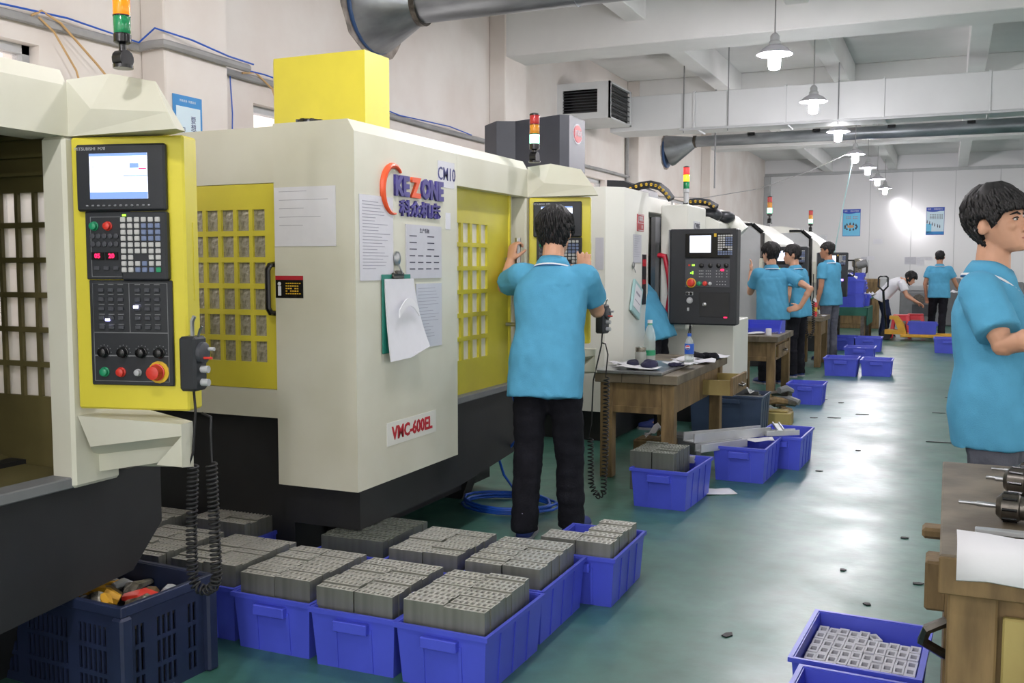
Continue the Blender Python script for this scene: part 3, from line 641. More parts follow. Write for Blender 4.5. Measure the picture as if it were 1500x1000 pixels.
def black_panel(parent, o, w, h, d, lit=True, handle=False, dots='red', full=True):
    """black operator panel facing -y; o = lower left front corner in the parent's frame"""
    P = bpy.data.objects.new('control_panel', None); C.objects.link(P); P.parent = parent; P.location = o
    q = lambda nm, m, *b: put(MB().box(*b).mesh(nm, m), P, (0, 0, 0))
    q('panel_housing', 'black_panel', 0, w, 0, d, 0, h, .012)
    q('side_cheek', 'mid_grey', -.012, .012, .012, d-.01, .02, h-.004, .003)
    q('display_unit', 'black_gloss', w*.24, w*.90, -.012, 0, h*.70, h*.95, .004)
    q('screen', 'screen', w*.31, w*.62, -.0135, -.012, h*.755, h*.93)
    km = MB()
    for j in range(9):
        for k in range(6):
            if j == 6 and k in (2, 3): continue
            mi = 1 if (k > 2 and 0 < j < 5) or j > 6 else 0
            km.box(w*(.725+.036*k), w*(.725+.036*k+.027), -.018, -.012, h*(.918-.0235*j), h*(.918-.0235*j+.016), mi=mi)
    put(km.mesh('keypad', ['key_white', 'key_blue']), P, (0, 0, 0), kind='stuff')
    q('yellow_tag', 'button_yellow', w*.665, w*.70, -.0135, -.012, h*.915, h*.95)
    if not full:
        for z in (.22, .36): q('indicator_light', 'led_violet', w*(.70 if z < .3 else .80), w*(.70 if z < .3 else .80)+.035, -.012, -.006, h*z, h*z+.03)
    else:
        q('switch_plate', 'dark_grey', w*.24, w*.90, -.006, 0, h*.395, h*.685, .002)
        for x in (.485, .615, .735, .845): knob(P, w*x, -.006, h*.62, .018, 'black_gloss', 'rotary_knob', .02)
        knob(P, w*.335, -.006, h*.44, .036, 'button_yellow', 'stop_collar', .004); knob(P, w*.335, -.008, h*.44, .03, 'button_red', 'emergency_stop', .03)
        knob(P, w*.455, -.006, h*.433, .018, 'button_green', 'push_button'); knob(P, w*.54, -.006, h*.433, .018, 'button_red', 'push_button'); knob(P, w*.615, -.006, h*.433, .013, 'light_grey', 'key_switch')
        q('indicator_light', 'led_green', w*.345, w*.385, -.01, -.006, h*.615, h*.632); q('push_button', 'button_red', w*.29, w*.32, -.01, -.006, h*.615, h*.632)
        q('indicator_light', 'led_red', w*.77, w*.815, -.012, -.006, h*.563, h*.583)
        dm = MB()
        for x in (.45, .475, .5, .55, .58, .61, .70, .74, .78, .85):
            for z in (.56, .53, .50): dm.box(w*x, w*x+.008, -.0085, -.006, h*z, h*z+.006)
        for x in (.71, .75, .79, .83):
            for z in (.45, .42): dm.box(w*x, w*x+.008, -.0085, -.006, h*z, h*z+.006)
        put(dm.mesh('small_switches', 'light_grey'), P, (0, 0, 0), kind='stuff')
        q('indicator_light', 'led_green', w*.32, w*.335, -.009, -.006, h*.535, h*.55); q('indicator_light', 'led_green', w*.345, w*.365, -.009, -.006, h*.53, h*.56)
        q('socket_plate', 'light_grey', w*.255, w*.365, -.008, 0, h*.31, h*.345, .002)
        for x in (.28, .335): knob(P, w*x, -.008, h*.327, .011, 'black_gloss', 'socket', .004)
        knob(P, w*.315, -.003, h*.255, .024, 'light_grey', 'key_switch', .02); q('toggle_switch', 'light_grey', w*.28, w*.31, -.015, 0, h*.145, h*.18, .002)
        q('hatch', 'black_base', w*.46, w*.90, -.004, 0, h*.085, h*.34, .002); knob(P, w*.535, -.004, h*.215, .015, 'steel', 'hatch_lock', .012)
        q('red_label', 'led_red' if lit else 'ink_red', w*.82, w*.87, -.006, -.004, h*.077, h*.09)
    if handle:
        put(MB().tube([(w, .05, h*.82), (w+.09, .02, h*.82), (w+.10, .02, h*.80), (w+.10, .02, h*.49), (w+.09, .02, h*.47), (w, .05, h*.47)], .012, 6).mesh('grab_handle', 'black_gloss'), P, (0, 0, 0))
    return P
black_panel(m3, Vector((-2.185, 8.25, .905))-O3, .575, .81, .15)

# ---- machines 4 and 5: white machines with sloping hoods, further along the row
def machine_c(label, X0, Y0, s, pw, ph, px, pz, handle, full):
    root = thing('machining_centre', label, 'machine', (X0, Y0, 0))
    prof = [(-1.9*s, .3), (0, .3), (0, 1.72*s), (-.06, 1.80*s), (-.38*s, 2.02*s), (-.62*s, 2.06*s), (-1.9*s, 2.06*s)]
    MB().prism(prof, 'y', .12, 2.2).build('enclosure', 'cream2', root)
    fr = [(-.50*s, 1.98*s), (-.30*s, 1.98*s), (-.16*s, 1.86*s), (-.16*s, .5)]
    f = MB()
    for (a, b) in zip(fr[:-1], fr[1:]):
        f.tube([(a[0], .10, a[1]), (b[0], .10, b[1])], .028, 4, flat=.7)
    f.build('door_frame', 'black_gloss', root)
    MB().prism([(-.75*s, .5), (-.19*s, .5), (-.19*s, 1.84*s), (-.32*s, 1.95*s), (-.75*s, 1.95*s)], 'y', .105, .13).build('side_hatch', 'light_grey', root)
    MB().box(-1.9*s, -.05, .2, 2.15, 0, .3).build('base', 'black_base', root)
    MB().box(-.012, .012, .45, 1.5, .62, 1.66*s, .006).build('front_door', 'frosted', root); MB().box(.0, .022, .40, .46, .6, 1.7*s).build('door_rail', 'black_gloss', root); MB().box(0, .022, 1.5, 1.56, .6, 1.7*s).build('door_rail', 'black_gloss', root)
    black_panel(root, (px, -.32, pz), pw, ph, .14, handle=handle, full=full)
    MB().box(px-.08, px+.05, -.25, .12, pz+ph*.3, pz+ph*.8, .01).build('panel_arm', 'cream', root)
    return root
m4 = machine_c('white sloping hood machine with black panel behind two blue shirted men', -2.20, 13.75, 1., .56, .76, -.06, .90, False, True)
m5 = machine_c('farthest white sloping hood machine with handle on black panel', -1.92, 16.65, 1.0, .46, .70, .0, .92, True, False)

# ---- signal towers
def signal_tower(label, base, r, segs, pole='black_gloss', ph=.05, knuckle=True, sh=None):
    o = thing('signal_tower', label, 'signal light', base)
    z = 0.
    if knuckle:
        MB().lathe([(r*1.1, -r*.7), (r*1.1, r*.7)], (0, 0, r*1.1), (1, 0, 0), 14).cyl((0, 0, 0), (0, 0, .01), r*1.2).build('swivel', 'black_gloss', o, smooth=True); z = r*1.6
    MB().cyl((0, 0, z*.7), (0, 0, z+ph), r*(.45 if pole == 'black_gloss' else .85)).build('pole', pole, o, smooth=True); z += ph
    MB().lathe([(r*.6, 0), (r*1.05, .006), (r*1.05, r*1.2), (r*.95, r*1.3)], (0, 0, z)).build('collar', 'black_gloss' if pole == 'black_gloss' else 'light_grey', o, smooth=True); z += r*1.3
    for k, m in enumerate(segs):
        h = sh or r*1.9
        MB().lathe([(r*.92, 0), (r, .003), (r, h-.003), (r*.92, h)], (0, 0, z)).build('lens', m, o, smooth=True); z += h
        MB().lathe([(r*1.04, 0), (r*1.04, .004)], (0, 0, z-.002)).build('seam_ring', 'black_gloss', o)
    MB().lathe([(r*1.02, 0), (r*1.02, .006), (r*.5, .012)], (0, 0, z)).build('cap', 'black_gloss', o, smooth=True)
    return o
signal_tower('signal tower with orange over green lens on left machine', (-2.22, 2.21, 1.975), .024, ['lens_green', 'lens_orange', 'lens_red'], ph=.03, sh=.05)
signal_tower('signal tower lit green on middle machine before dark tower', (-2.165, 5.2, 1.985), .028, ['lens_green_lit', 'lens_amber', 'lens_red'], ph=.025)
p = AY(1005, 300, 9.0); signal_tower('signal tower on white pole lit amber above white machine', (p.x, p.y, 1.93), .028, ['lens_green', 'lens_amber_lit', 'lens_red_lit'], pole='light_grey', ph=.10, sh=.065)
p = AY(1127, 333, 14.2); signal_tower('signal tower lit green over the two conversing men', (p.x, p.y, 2.0), .033, ['lens_green_lit', 'lens_amber', 'lens_red'], ph=.05, sh=.075)
p = AY(1187, 345, 17.2); signal_tower('farthest signal tower lit green', (p.x, p.y, 1.98), .034, ['lens_green_lit', 'lens_amber', 'lens_red'], ph=.04, sh=.07)
# ------------------------------------------------------------------ people
def remesh(m, name, mats, parent, voxel, smooth=3, disp=None, factor=.5):
    me = m.mesh('tmp', mats); ob = bpy.data.objects.new('tmp', me); C.objects.link(ob)
    md = ob.modifiers.new('r', 'REMESH'); md.mode = 'VOXEL'; md.voxel_size = voxel
    if smooth: ms = ob.modifiers.new('s', 'SMOOTH'); ms.iterations = smooth; ms.factor = factor
    dg = bpy.context.evaluated_depsgraph_get(); me2 = bpy.data.meshes.new_from_object(ob.evaluated_get(dg)); bpy.data.objects.remove(ob)
    if disp:
        ns = [v.normal.copy() for v in me2.vertices]
        for v, n_ in zip(me2.vertices, ns): v.co += n_*disp(v.co)
    me2.name = name; me2.materials.clear()
    for k in (mats if isinstance(mats, (list, tuple)) else [mats]): me2.materials.append(MT[k])
    for q in me2.polygons: q.use_smooth = True
    o = bpy.data.objects.new(name, me2); C.objects.link(o); o.parent = parent; return o
def V(*a): return Vector(a)
def frame(fwd, up):
    f = Vector(fwd).normalized(); u = Vector(up); u = (u - f*u.dot(f)).normalized(); r = f.cross(u); return r, f, u      # right, front, up
SK = [(0, .045, .088, .022), (.015, .0, .097, .042), (.04, -.03, .0955, .056), (.065, -.055, .094, .064), (.09, -.075, .0925, .070), (.115, -.088, .0885, .073),
      (.14, -.095, .094, .0745), (.17, -.097, .088, .0745), (.20, -.088, .070, .066), (.222, -.06, .045, .047), (.236, -.02, .01, .015)]
def skull(z):
    for a, b in zip(SK[:-1], SK[1:]):
        if z <= b[0]:
            t = (z-a[0])/(b[0]-a[0]); return [a[i]+(b[i]-a[i])*t for i in (1, 2, 3)]
    return list(SK[-1][1:])
def head_into(m, o, rr, ff, uu, s):
    """head solid; o = point under the chin on the neck axis, z of SK measured up from the chin"""
    P = lambda x, y, z: o + (rr*x + ff*y + uu*z)*s
    n = 24; out = []
    for z, yb, yf, hw in SK:
        c, d = (yb+yf)/2, (yf-yb)/2; ring = []
        for k in range(n):
            a = 2*math.pi*k/n; ca, sa = math.cos(a), math.sin(a); e = .86
            ring.append(P(hw*math.copysign(abs(ca)**e, ca), c+d*math.copysign(abs(sa)**e, sa), z))
        out.append(ring)
    m.rings(out)
    m.tube([P(0, .088, .125), P(0, .098, .10), P(0, .112, .078), P(0, .104, .067)], [.006*s, .009*s, .0125*s, .008*s], 8)
    for sx in (-1, 1):
        m.ell(P(.010*sx, .098, .073), .008*s, .010*s, .007*s, 8)
        M = Matrix((rr, ff, uu)).transposed() @ Matrix.Rotation(R(24*sx), 3, 'Z') @ Matrix.Rotation(R(-10), 3, 'X')
        m.ell(P(.0815*sx, -.010, .100), .010*s, .019*s, .032*s, 12, M=M); m.ell(P(.072*sx, -.002, .095), .012*s, .012*s, .02*s, 10, M=M)
        m.ell(P(.040*sx, .07, .092), .022*s, .02*s, .018*s, 8)
    m.ell(P(0, .092, .049), .022*s, .010*s, .006*s, 8); m.ell(P(0, .090, .039), .018*s, .010*s, .007*s, 8); m.ell(P(0, .084, .010), .016*s, .012*s, .012*s, 8)
def face_parts(root, o, rr, ff, uu, s):
    P = lambda x, y, z: o + (rr*x + ff*y + uu*z)*s
    M = Matrix((rr, ff, uu)).transposed()
    for sx in (-1, 1):
        e = MB().ell(P(.032*sx, .0845, .113), .0135*s, .006*s, .0055*s, 10, M=M); e.build('eye', 'eye_white', root, world=True, smooth=2)
        MB().ell(P(.032*sx, .0893, .113), .0058*s, .003*s, .0055*s, 8, M=M).build('iris', 'hair', root, world=True, smooth=2)
        MB().tube([P(.017*sx, .0895, .118), P(.032*sx, .0915, .1205), P(.047*sx, .081, .117)], [.0016*s, .0024*s, .0016*s], 6).build('eyelid', 'hair', root, world=True)
        MB().tube([P(.014*sx, .094, .130), P(.034*sx, .0935, .137), P(.054*sx, .077, .131)], [.003*s, .0042*s, .002*s], 6).build('eyebrow', 'hair', root, world=True)
    MB().tube([P(-.022, .0885, .045), P(0, .1005, .045), P(.022, .0885, .045)], [.002*s, .0045*s, .002*s], 8).build('lips', 'lip', root, world=True, smooth=2)
def hair(root, o, rr, ff, uu, s, fringe=.165, side=.10, nape=.03, thick=.014, locks=220, seed=1, spike=.02, swirl=.3):
    rnd = random.Random(seed); P = lambda x, y, z: o + (rr*x + ff*y + uu*z)*s
    def low(a):      # a = 0 right side, 90 front, 270 back; a sideburn in front of the ear, a gap for the ear, then down to the nape
        f = math.sin(a); wob = .006*noise.noise(V(math.cos(a)*6+seed, f*6, 3.))
        pts = [(-1., nape), (-.75, nape), (-.42, side-.03), (-.30, side), (-.22, side+.026), (.08, side+.028), (.16, side+.012), (.20, side-.004), (.32, side+.004), (.46, fringe-.008), (.6, fringe), (1.01, fringe+.004)]
        for p, q in zip(pts[:-1], pts[1:]):
            if f <= q[0]: return p[1] + (q[1]-p[1])*(f-p[0])/(q[0]-p[0]) + wob
        return fringe
    def surf(a, z, off):
        yb, yf, hw = skull(min(z, .2355)); c, d = (yb+yf)/2, (yf-yb)/2
        k = max(0, (z-.17)/.066); h = off*(1+.0*k)
        return V((hw+h)*math.cos(a), c+(d+h)*math.sin(a), z + off*k*1.15)
    m = MB(); n, T = 60, 10; out = []
    for t in range(T+1):
        ring = []
        for k in range(n):
            a = 2*math.pi*k/n; z0 = low(a); z = z0 + (.2355-z0)*(1-(1-t/T)**1.35)
            ring.append(P(*surf(a, z, thick*(.25 if t == 0 else .8 if t == 1 else 1.)+.004*noise.noise(V(math.cos(a)*3, math.sin(a)*3, z*20+seed)))))
        out.append(ring)
    m.rings(out)
    for q in range(locks):
        a = rnd.uniform(0, 2*math.pi); z0 = low(a); t = rnd.random()**.8; z = z0 + (.232-z0)*t
        p = surf(a, z, thick*.75); a2 = a + swirl*rnd.uniform(-.35, .5); q2 = surf(a2, max(min(low(a2), z)-.006, z-.055*rnd.uniform(.6, 1.2)), thick + spike*rnd.uniform(-.1, .5)*(1 if t > .25 else .4))
        mid = (p+q2)/2; c0 = V(0, 0, .1); mid += (mid-c0).normalized()*.007
        m.tube([P(*p), P(*mid), P(*q2)], [.0065*s, .0055*s, .0010*s], 5)
    return m.build('hair', 'hair', root, world=True, smooth=2)
def hand_into(m, w, d, nrm, side, curl, s=1., point=False, fat=1.):
    """palm + 5 fingers. w wrist, d direction of the palm, nrm = back of the hand, side = thumb direction"""
    d = d.normalized(); nrm = (nrm - d*nrm.dot(d)).normalized(); sd = d.cross(nrm)
    if sd.dot(side) < 0: sd = -sd
    ring = lambda c, a, b: [c + sd*a*math.cos(2*math.pi*k/12) + nrm*b*math.sin(2*math.pi*k/12) for k in range(12)]
    m.rings([ring(w - d*.02*s, .026*s, .019*s), ring(w + d*.015*s, .030*s, .018*s), ring(w + d*.05*s, .040*s, .0165*s), ring(w + d*.085*s, .041*s, .014*s), ring(w+d*.094*s, .034*s, .010*s)])
    L = [(.030, .068, .0085), (.010, .076, .0088), (-.011, .071, .0083), (-.030, .056, .0075)]
    for k, (off, ln, r) in enumerate(L):
        cu = curl if not (point and k == 0) else .12
        p = w + d*.074*s + sd*off*.85*s; pts = [p]; ang = 0.; dirv = (d + sd*off*3.2).normalized()
        for fr, bend in ((.32, .0), (.42, .9), (.32, 1.1), (.26, .8)):
            ang += cu*bend; v = dirv*math.cos(ang) - nrm*math.sin(ang); pts.append(pts[-1] + v*ln*fr*s*1.0)
        m.tube(pts, [r*1.05*fat*s, r*1.05*fat*s, r*fat*s, r*.92*fat*s, r*.7*fat*s], 8)
    b = w + d*.022*s + sd*.022*s; v1 = (d*.55 + sd*.8 - nrm*(.15+.3*curl)).normalized(); v2 = (d*(.85-.2*curl) + sd*.35 - nrm*.55*curl).normalized()
    m.tube([b, b+v1*.036*s, b+v1*.036*s+v2*.030*s, b+v1*.036*s+v2*.054*s], [.0135*s*fat, .0115*s*fat, .0095*fat*s, .007*fat*s], 8)
def limb(m, pts, rs, n=12):
    # smooth tapered tube through the joints
    P = []; Q = []
    for i in range(len(pts)-1):
        for t in (0, .33, .66): P.append(pts[i].lerp(pts[i+1], t)); Q.append(rs[i]+(rs[i+1]-rs[i])*t)
    P.append(pts[-1]); Q.append(rs[-1]); m.tube(P, Q, n)
    for p, r in zip(pts, rs): m.ell(p, r*.99, r*.99, r*.99, 12)
def spine_rings(J, rows, extra, n=28):
    """rows: (t, half width, half depth, shift forward); t 0 = pelvis, 1 = neck base"""
    out = []
    for t, a, b, sh in rows:
        q = J['pelvis']*(1-t) + J['neck']*t if 'chest' not in J else (J['pelvis'].lerp(J['chest'], t/.6) if t < .6 else J['chest'].lerp(J['neck'], (t-.6)/.4))
        w = min(1, max(0, (t-.25)/.5)); la = (J['latp']*(1-w) + J['lat']*w).normalized()
        up = (J['neck']-J['pelvis']).normalized() if t > .3 else ((J['neck']-J['pelvis']).normalized()*.5+V(0, 0, .5)).normalized()
        la = (la - up*la.dot(up)).normalized(); fr = up.cross(la)
        if fr.dot(J['front']) < 0: fr = -fr
        e = .85
        out.append([q + fr*(sh + (b+extra)*math.copysign(abs(math.sin(2*math.pi*k/n))**e, math.sin(2*math.pi*k/n))) + la*(a+extra)*math.copysign(abs(math.cos(2*math.pi*k/n))**e, math.cos(2*math.pi*k/n)) for k in range(n)])
    return out
def person(label, J, voxel=.010, look=None, up=(0, 0, 1), skin='skin', shirt='shirt', pants='trousers', shoes='shoe_blue', hr={}, hands={}, hem=.0, face=False, group=None, hs=1., collar=True, fat=1., sleeve=.62, girth=1., pr=1.):
    """J: pelvis, chest, neck, head (under the chin), lat/latp = body's right hand direction, front; sL eL wL, sR.., hL kL aL, hR.. ; toe directions tL tR"""
    root = thing('person', label, 'person', (J['pelvis'].x, J['pelvis'].y, 0), 0, group)
    rr, ff, uu = frame(look or J['front'], up); o = J['head']; g = girth
    b = MB()
    ROW = [(-.22, .10*g, .08*g, -.01), (-.10, .165*g, .11*g, -.015), (.08, .165*g, .11*g, -.01), (.30, .145*g, .10*g, .0), (.55, .165*g, .115*g, .0), (.75, .172*g, .108*g, -.005), (.90, .125*g, .08, -.008), (.98, .068, .065, -.005), (1.04, .055, .055, .0)]
    b.rings(spine_rings(J, ROW, 0))
    nk = o + (ff*-.012 + uu*.05)*hs
    limb(b, [J['neck'] - (J['neck']-J['pelvis']).normalized()*.05, nk], [.064, .055*hs])
    head_into(b, o, rr, ff, uu, hs)
    for s in 'LR':
        limb(b, [J['s'+s], J['e'+s], J['w'+s]], [.050, .041, .027]); mid = J['e'+s].lerp(J['w'+s], .28); b.ell(mid, .042, .042, .042)
        h = hands.get(s, {})
        d = h.get('d', (J['w'+s]-J['e'+s]).normalized()); nr = h.get('n', J['front']); th = h.get('t', V(0, 0, 1))
        hand_into(b, J['w'+s], Vector(d), Vector(nr), Vector(th), h.get('curl', .45), h.get('s', 1.), h.get('point', False), fat)
        limb(b, [J['h'+s], J['k'+s], J['a'+s]], [.075, .055, .042])
        t = J['t'+s]; b.tube([J['a'+s]+V(0, 0, .02), J['a'+s]+V(0, 0, -.03)+t*.03, J['a'+s]+V(0, 0, -.045)+t*.13], [.04, .045, .03], 10)
    remesh(b, 'body', skin, root, voxel, 2) if False else None
    inv = rootmat(root).inverted()
    for i in range(len(b.v)): b.v[i] = inv @ b.v[i]
    remesh(b, 'body', skin, root, voxel, 2)
    # trousers
    p = MB()
    p.rings(spine_rings(J, [(-.20, .11*g, .09*g, -.012), (-.12, .17*g, .115*g, -.018), (0, .166*g, .112*g, -.016), (.06, .14*g, .09*g, -.012)], .008))
    for s in 'LR':
        kn, an, hp = J['k'+s], J['a'+s], J['h'+s]
        limb(p, [hp, kn, an + V(0, 0, .0)], [.094*g*pr, .074*pr, .066*pr]); p.cyl(an+V(0, 0, .03), an+V(0, 0, -.045), .066*pr, .070*pr, 14)
    for i in range(len(p.v)): p.v[i] = inv @ p.v[i]
    sd = hash(label) % 97
    remesh(p, 'trousers', pants, root, max(voxel, .012), 3, lambda c: .008*noise.noise(V(c.x*9+sd, c.y*9, c.z*16)) + .005*noise.noise(V(c.x*4, c.y*4, c.z*40+sd)))
    # shirt with sleeves
    q = MB()
    q.rings(spine_rings(J, [(-.10-hem, .190*g, .138*g, -.012), (0, .188*g, .142*g, -.012), (.15, .184*g, .138*g, -.008), (.35, .174*g, .128*g, .0), (.55, .182*g, .130*g, .0), (.74, .186*g, .122*g, -.004), (.86, .155*g, .098*g, -.006), (.95, .095, .078, -.006), (1.0, .072, .068, -.004)], .006))
    for s in 'LR':
        sp, ep = J['s'+s], J['e'+s]; cu = sp.lerp(ep, sleeve); inn = sp.lerp(J['neck'], .35) - V(0, 0, .02)
        limb(q, [inn, sp], [.066, .074]); q.tube([sp, sp.lerp(ep, .3), cu], [.076, .074, .078], 14)
        if sleeve > .9: q.tube([cu, ep, ep.lerp(J['w'+s], .1)], [.076, .07, .068], 14)
    for i in range(len(q.v)): q.v[i] = inv @ q.v[i]
    remesh(q, 'shirt', shirt, root, max(voxel, .010), 5, lambda c: .010*noise.noise(V(c.x*7+sd, c.y*7, c.z*5)) + .005*noise.noise(V(c.x*22+c.z*9, c.y*22, c.z*12+sd)) if c.z < J['neck'].z-.1 else 0.)
    if collar:
        n = 28; up_ = (nk - J['neck']); up_ = up_.normalized() if up_.length > .01 else uu; la = (J['lat'] - up_*J['lat'].dot(up_)).normalized(); fr = up_.cross(la)
        if fr.dot(J['front']) < 0: fr = -fr
        base = J['neck'] - up_*.012
        def cr(r, h, dd):
            return [base + la*math.cos(2*math.pi*k/n)*r + fr*(math.sin(2*math.pi*k/n)*r*1.02 + .004) + up_*(h - dd*max(0, math.sin(2*math.pi*k/n))**2) for k in range(n)]
        MB().rings([cr(.074, .0, .03), cr(.067, .048, .03), cr(.070, .052, .03), cr(.084, .030, .035), cr(.099, -.006, .05), cr(.094, -.010, .05)], cap=False).build('collar', shirt, root, world=True, smooth=2)
        MB().rings([cr(.0985, .004, .05), cr(.1005, .000, .05), cr(.1012, -.004, .05), cr(.0985, -.004, .05)], cap=False).build('collar_stripe', 'white_cloth', root, world=True)
        MB().rings([cr(.0995, -.004, .05), cr(.1018, -.006, .05), cr(.1015, -.010, .05), cr(.0985, -.010, .05)], cap=False).build('collar_edge', 'shirt_dark', root, world=True)
    hair(root, o, rr, ff, uu, hs, **hr)
    if face: face_parts(root, o, rr, ff, uu, hs)
    for s in 'LR':
        t = Vector(J['t'+s]).normalized(); a = J['a'+s]; sd2 = V(t.y, -t.x, 0); zb = J.get('z'+s, 0.)
        sec = [(-.055, .030, .075), (-.03, .040, .085), (.03, .042, .088), (.09, .046, .065), (.15, .046, .048), (.19, .034, .038), (.205, .016, .03)]
        sh = MB(); sh.rings([[V(a.x, a.y, zb+.018) + t*y + sd2*(w*math.cos(2*math.pi*k/14)) + V(0, 0, max(0, math.sin(2*math.pi*k/14))*h) for k in range(14)] for y, w, h in sec]).build('shoe', shoes, root, world=True, smooth=2)
        so = MB(); so.rings([[V(a.x, a.y, zb) + t*y + sd2*x + V(0, 0, z) for x, z in ((-w-.004, 0), (w+.004, 0), (w+.004, .02), (-w-.004, .02))] for y, w, h in [(-.06, .026, 0)]+sec[1:]+[(.212, .01, 0)]]).build('shoe_sole', 'sole', root, world=True)
    return root
def stand(x, y, ang, h=1.70, lean=V(0, 0, 0), feet=None, dz=0.):
    """joints of a standing figure facing ang (degrees from +y, anticlockwise)"""
    k = h/1.70; a = R(ang); F = V(-math.sin(a), math.cos(a), 0); Rt = V(math.cos(a), math.sin(a), 0); B = V(x, y, 0)
    J = dict(front=F, lat=Rt, latp=Rt, pelvis=B+V(0, 0, .90*k), chest=B+V(0, 0, 1.19*k)+lean*.6, neck=B+V(0, 0, 1.405*k)+lean)
    J['head'] = J['neck'] + V(0, 0, .062*k) + F*.018 + lean*.12
    for s, q in (('L', -1), ('R', 1)):
        J['s'+s] = J['neck'] + Rt*q*.172*k + V(0, 0, -.062*k) - F*.01
        J['e'+s] = J['s'+s] + Rt*q*.05 + V(0, 0, -.28*k) - F*.02; J['w'+s] = J['e'+s] + Rt*q*.0 + V(0, 0, -.24*k) + F*.06
        J['h'+s] = J['pelvis'] + Rt*q*.088*k + V(0, 0, -.03)
        f = (feet or {}).get(s, (q*.10, 0)); J['a'+s] = B + Rt*f[0] + F*f[1] + V(0, 0, .085)
        J['k'+s] = J['h'+s].lerp(J['a'+s], .52) + F*.02; J['t'+s] = (F + Rt*q*.15).normalized()
    return J

# the operator at the middle machine, seen from behind, both hands raised
J = stand(-1.868, 4.66, 4, 1.70, V(-.03, .15, 0)); F, Rt = J['front'], J['lat']
J['aL'] = V(-1.96, 4.58, .085); J['aR'] = V(-1.77, 4.76, .085); J['kL'] = J['hL'].lerp(J['aL'], .52)+F*.02; J['kR'] = J['hR'].lerp(J['aR'], .52)+F*.03
hl = V(-2.232, 5.195, 1.50)
J['sL'] = J['neck'] - Rt*.175 + V(0, 0, -.055); J['sR'] = J['neck'] + Rt*.175 + V(0, 0, -.06)
J['eL'] = AY(739, 420, 4.98); J['wL'] = V(-2.262, 5.082, 1.425); J['eR'] = AY(875, 455, 5.02); J['wR'] = AY(856, 404, 5.14)
person('man in blue polo shirt from behind, hands raised to yellow control panel', J, .0058, look=V(-.06, 1, -.05), hr=dict(fringe=.16, side=.10, nape=.018, thick=.017, locks=800, seed=4, spike=.026, swirl=.2),
       hands=dict(L=dict(d=V(.12, .15, 1), n=V(-.5, -.8, .1), t=V(1, -.1, .2), curl=.95), R=dict(d=V(-.22, .5, .9), n=V(.1, -.9, .5), t=V(-1, 0, .2), curl=.28, point=True, s=1.08)), hem=.25, sleeve=.68, pr=1.06)
# the man at the right, three quarter profile looking right
J = stand(.175, 4.0, -100, 1.665, V(-.035, 0, 0)); F, Rt = J['front'], J['lat']
J['head'] = J['neck'] + V(.026, .0, .070)
J['eR'] = AY(1470, 505, 3.72); J['wR'] = V(.42, 3.62, 1.20); J['eL'] = J['sL'] + V(.14, .06, -.24); J['wL'] = V(.50, 3.95, 1.16)
person('man in blue polo shirt at right, seen in profile behind wooden bench', J, .005, look=V(.88, -.46, .12), up=(-.10, 0, 1), skin='skin', pants='jeans', shoes='shoe_dark', face=True,
       hr=dict(fringe=.146, side=.106, nape=.03, thick=.020, locks=900, seed=9, spike=.012, swirl=.25), hands=dict(R=dict(n=V(0, -.3, 1), t=V(-.2, .8, .5), curl=.6), L=dict(n=V(0, 0, 1), t=V(0, -1, 0), curl=.6)), hem=.19, sleeve=.80)
# two men talking by the second bench
J = stand(-1.90, 11.95, 32, 1.665, V(-.03, .02, 0)); F, Rt = J['front'], J['lat']
J['eR'] = AY(1187, 423, 11.85); J['wR'] = AY(1172, 450, 11.85); J['eL'] = AY(1099, 428, 12.05); J['wL'] = AY(1100, 398, 12.25)
person('man in blue polo shirt, hand on hip, back turned by second bench', J, .010, look=V(-.75, .6, 0), hr=dict(fringe=.15, side=.10, nape=.02, thick=.022, locks=200, seed=2, spike=.03),
       hands=dict(R=dict(d=V(-.9, -.2, -.2), n=V(.2, -.9, .3), t=V(0, -.2, 1), curl=.4), L=dict(d=V(.05, .2, 1), n=V(.9, .1, 0), t=V(0, -1, .2), curl=.3)), fat=1.1, hem=.14)
J = stand(-1.74, 12.85, 70, 1.66, V(-.04, 0, 0))
person('man in blue polo shirt partly hidden behind man with hand on hip', J, .011, look=V(-.96, -.15, -.1), hr=dict(fringe=.155, side=.10, nape=.03, thick=.016, locks=160, seed=3), face=True, fat=1.15, hem=.14)
J = stand(-1.60, 15.3, 62, 1.76, V(-.03, 0, 0)); F = J['front']
J['eR'] = J['sR'] + V(-.04, -.06, -.28); J['wR'] = J['eR'] + V(-.14, -.02, -.22)
person('man in blue polo shirt standing by the farthest panel, facing left', J, .011, look=V(-.95, .1, -.05), skin='skin_tan', pants='jeans', hr=dict(fringe=.16, side=.11, nape=.03, thick=.013, locks=140, seed=6, spike=.01), face=True, fat=1.15, hem=.12)
# man walking away at the far end
J = stand(-.165, 20.95, 3, 1.70, V(0, .02, 0), feet=dict(L=(-.12, .26), R=(.06, -.16)))
J['kL'] = J['hL'].lerp(J['aL'], .52)+V(0, .03, 0); J['kR'] = J['hR'].lerp(J['aR'], .52)+V(0, .05, 0)
J['eR'] = J['sR'] + V(.12, .03, -.27); J['wR'] = J['eR'] + V(.10, .10, -.2); J['eL'] = J['sL'] + V(-.08, -.02, -.28)
person('man in blue polo shirt walking away down the far aisle', J, .012, look=V(.02, 1, -.05), skin='skin_tan', shoes='shoe_dark', hr=dict(fringe=.18, side=.12, nape=.05, thick=.009, locks=120, seed=8, spike=.006), fat=1.2, hem=.13, girth=1.06)
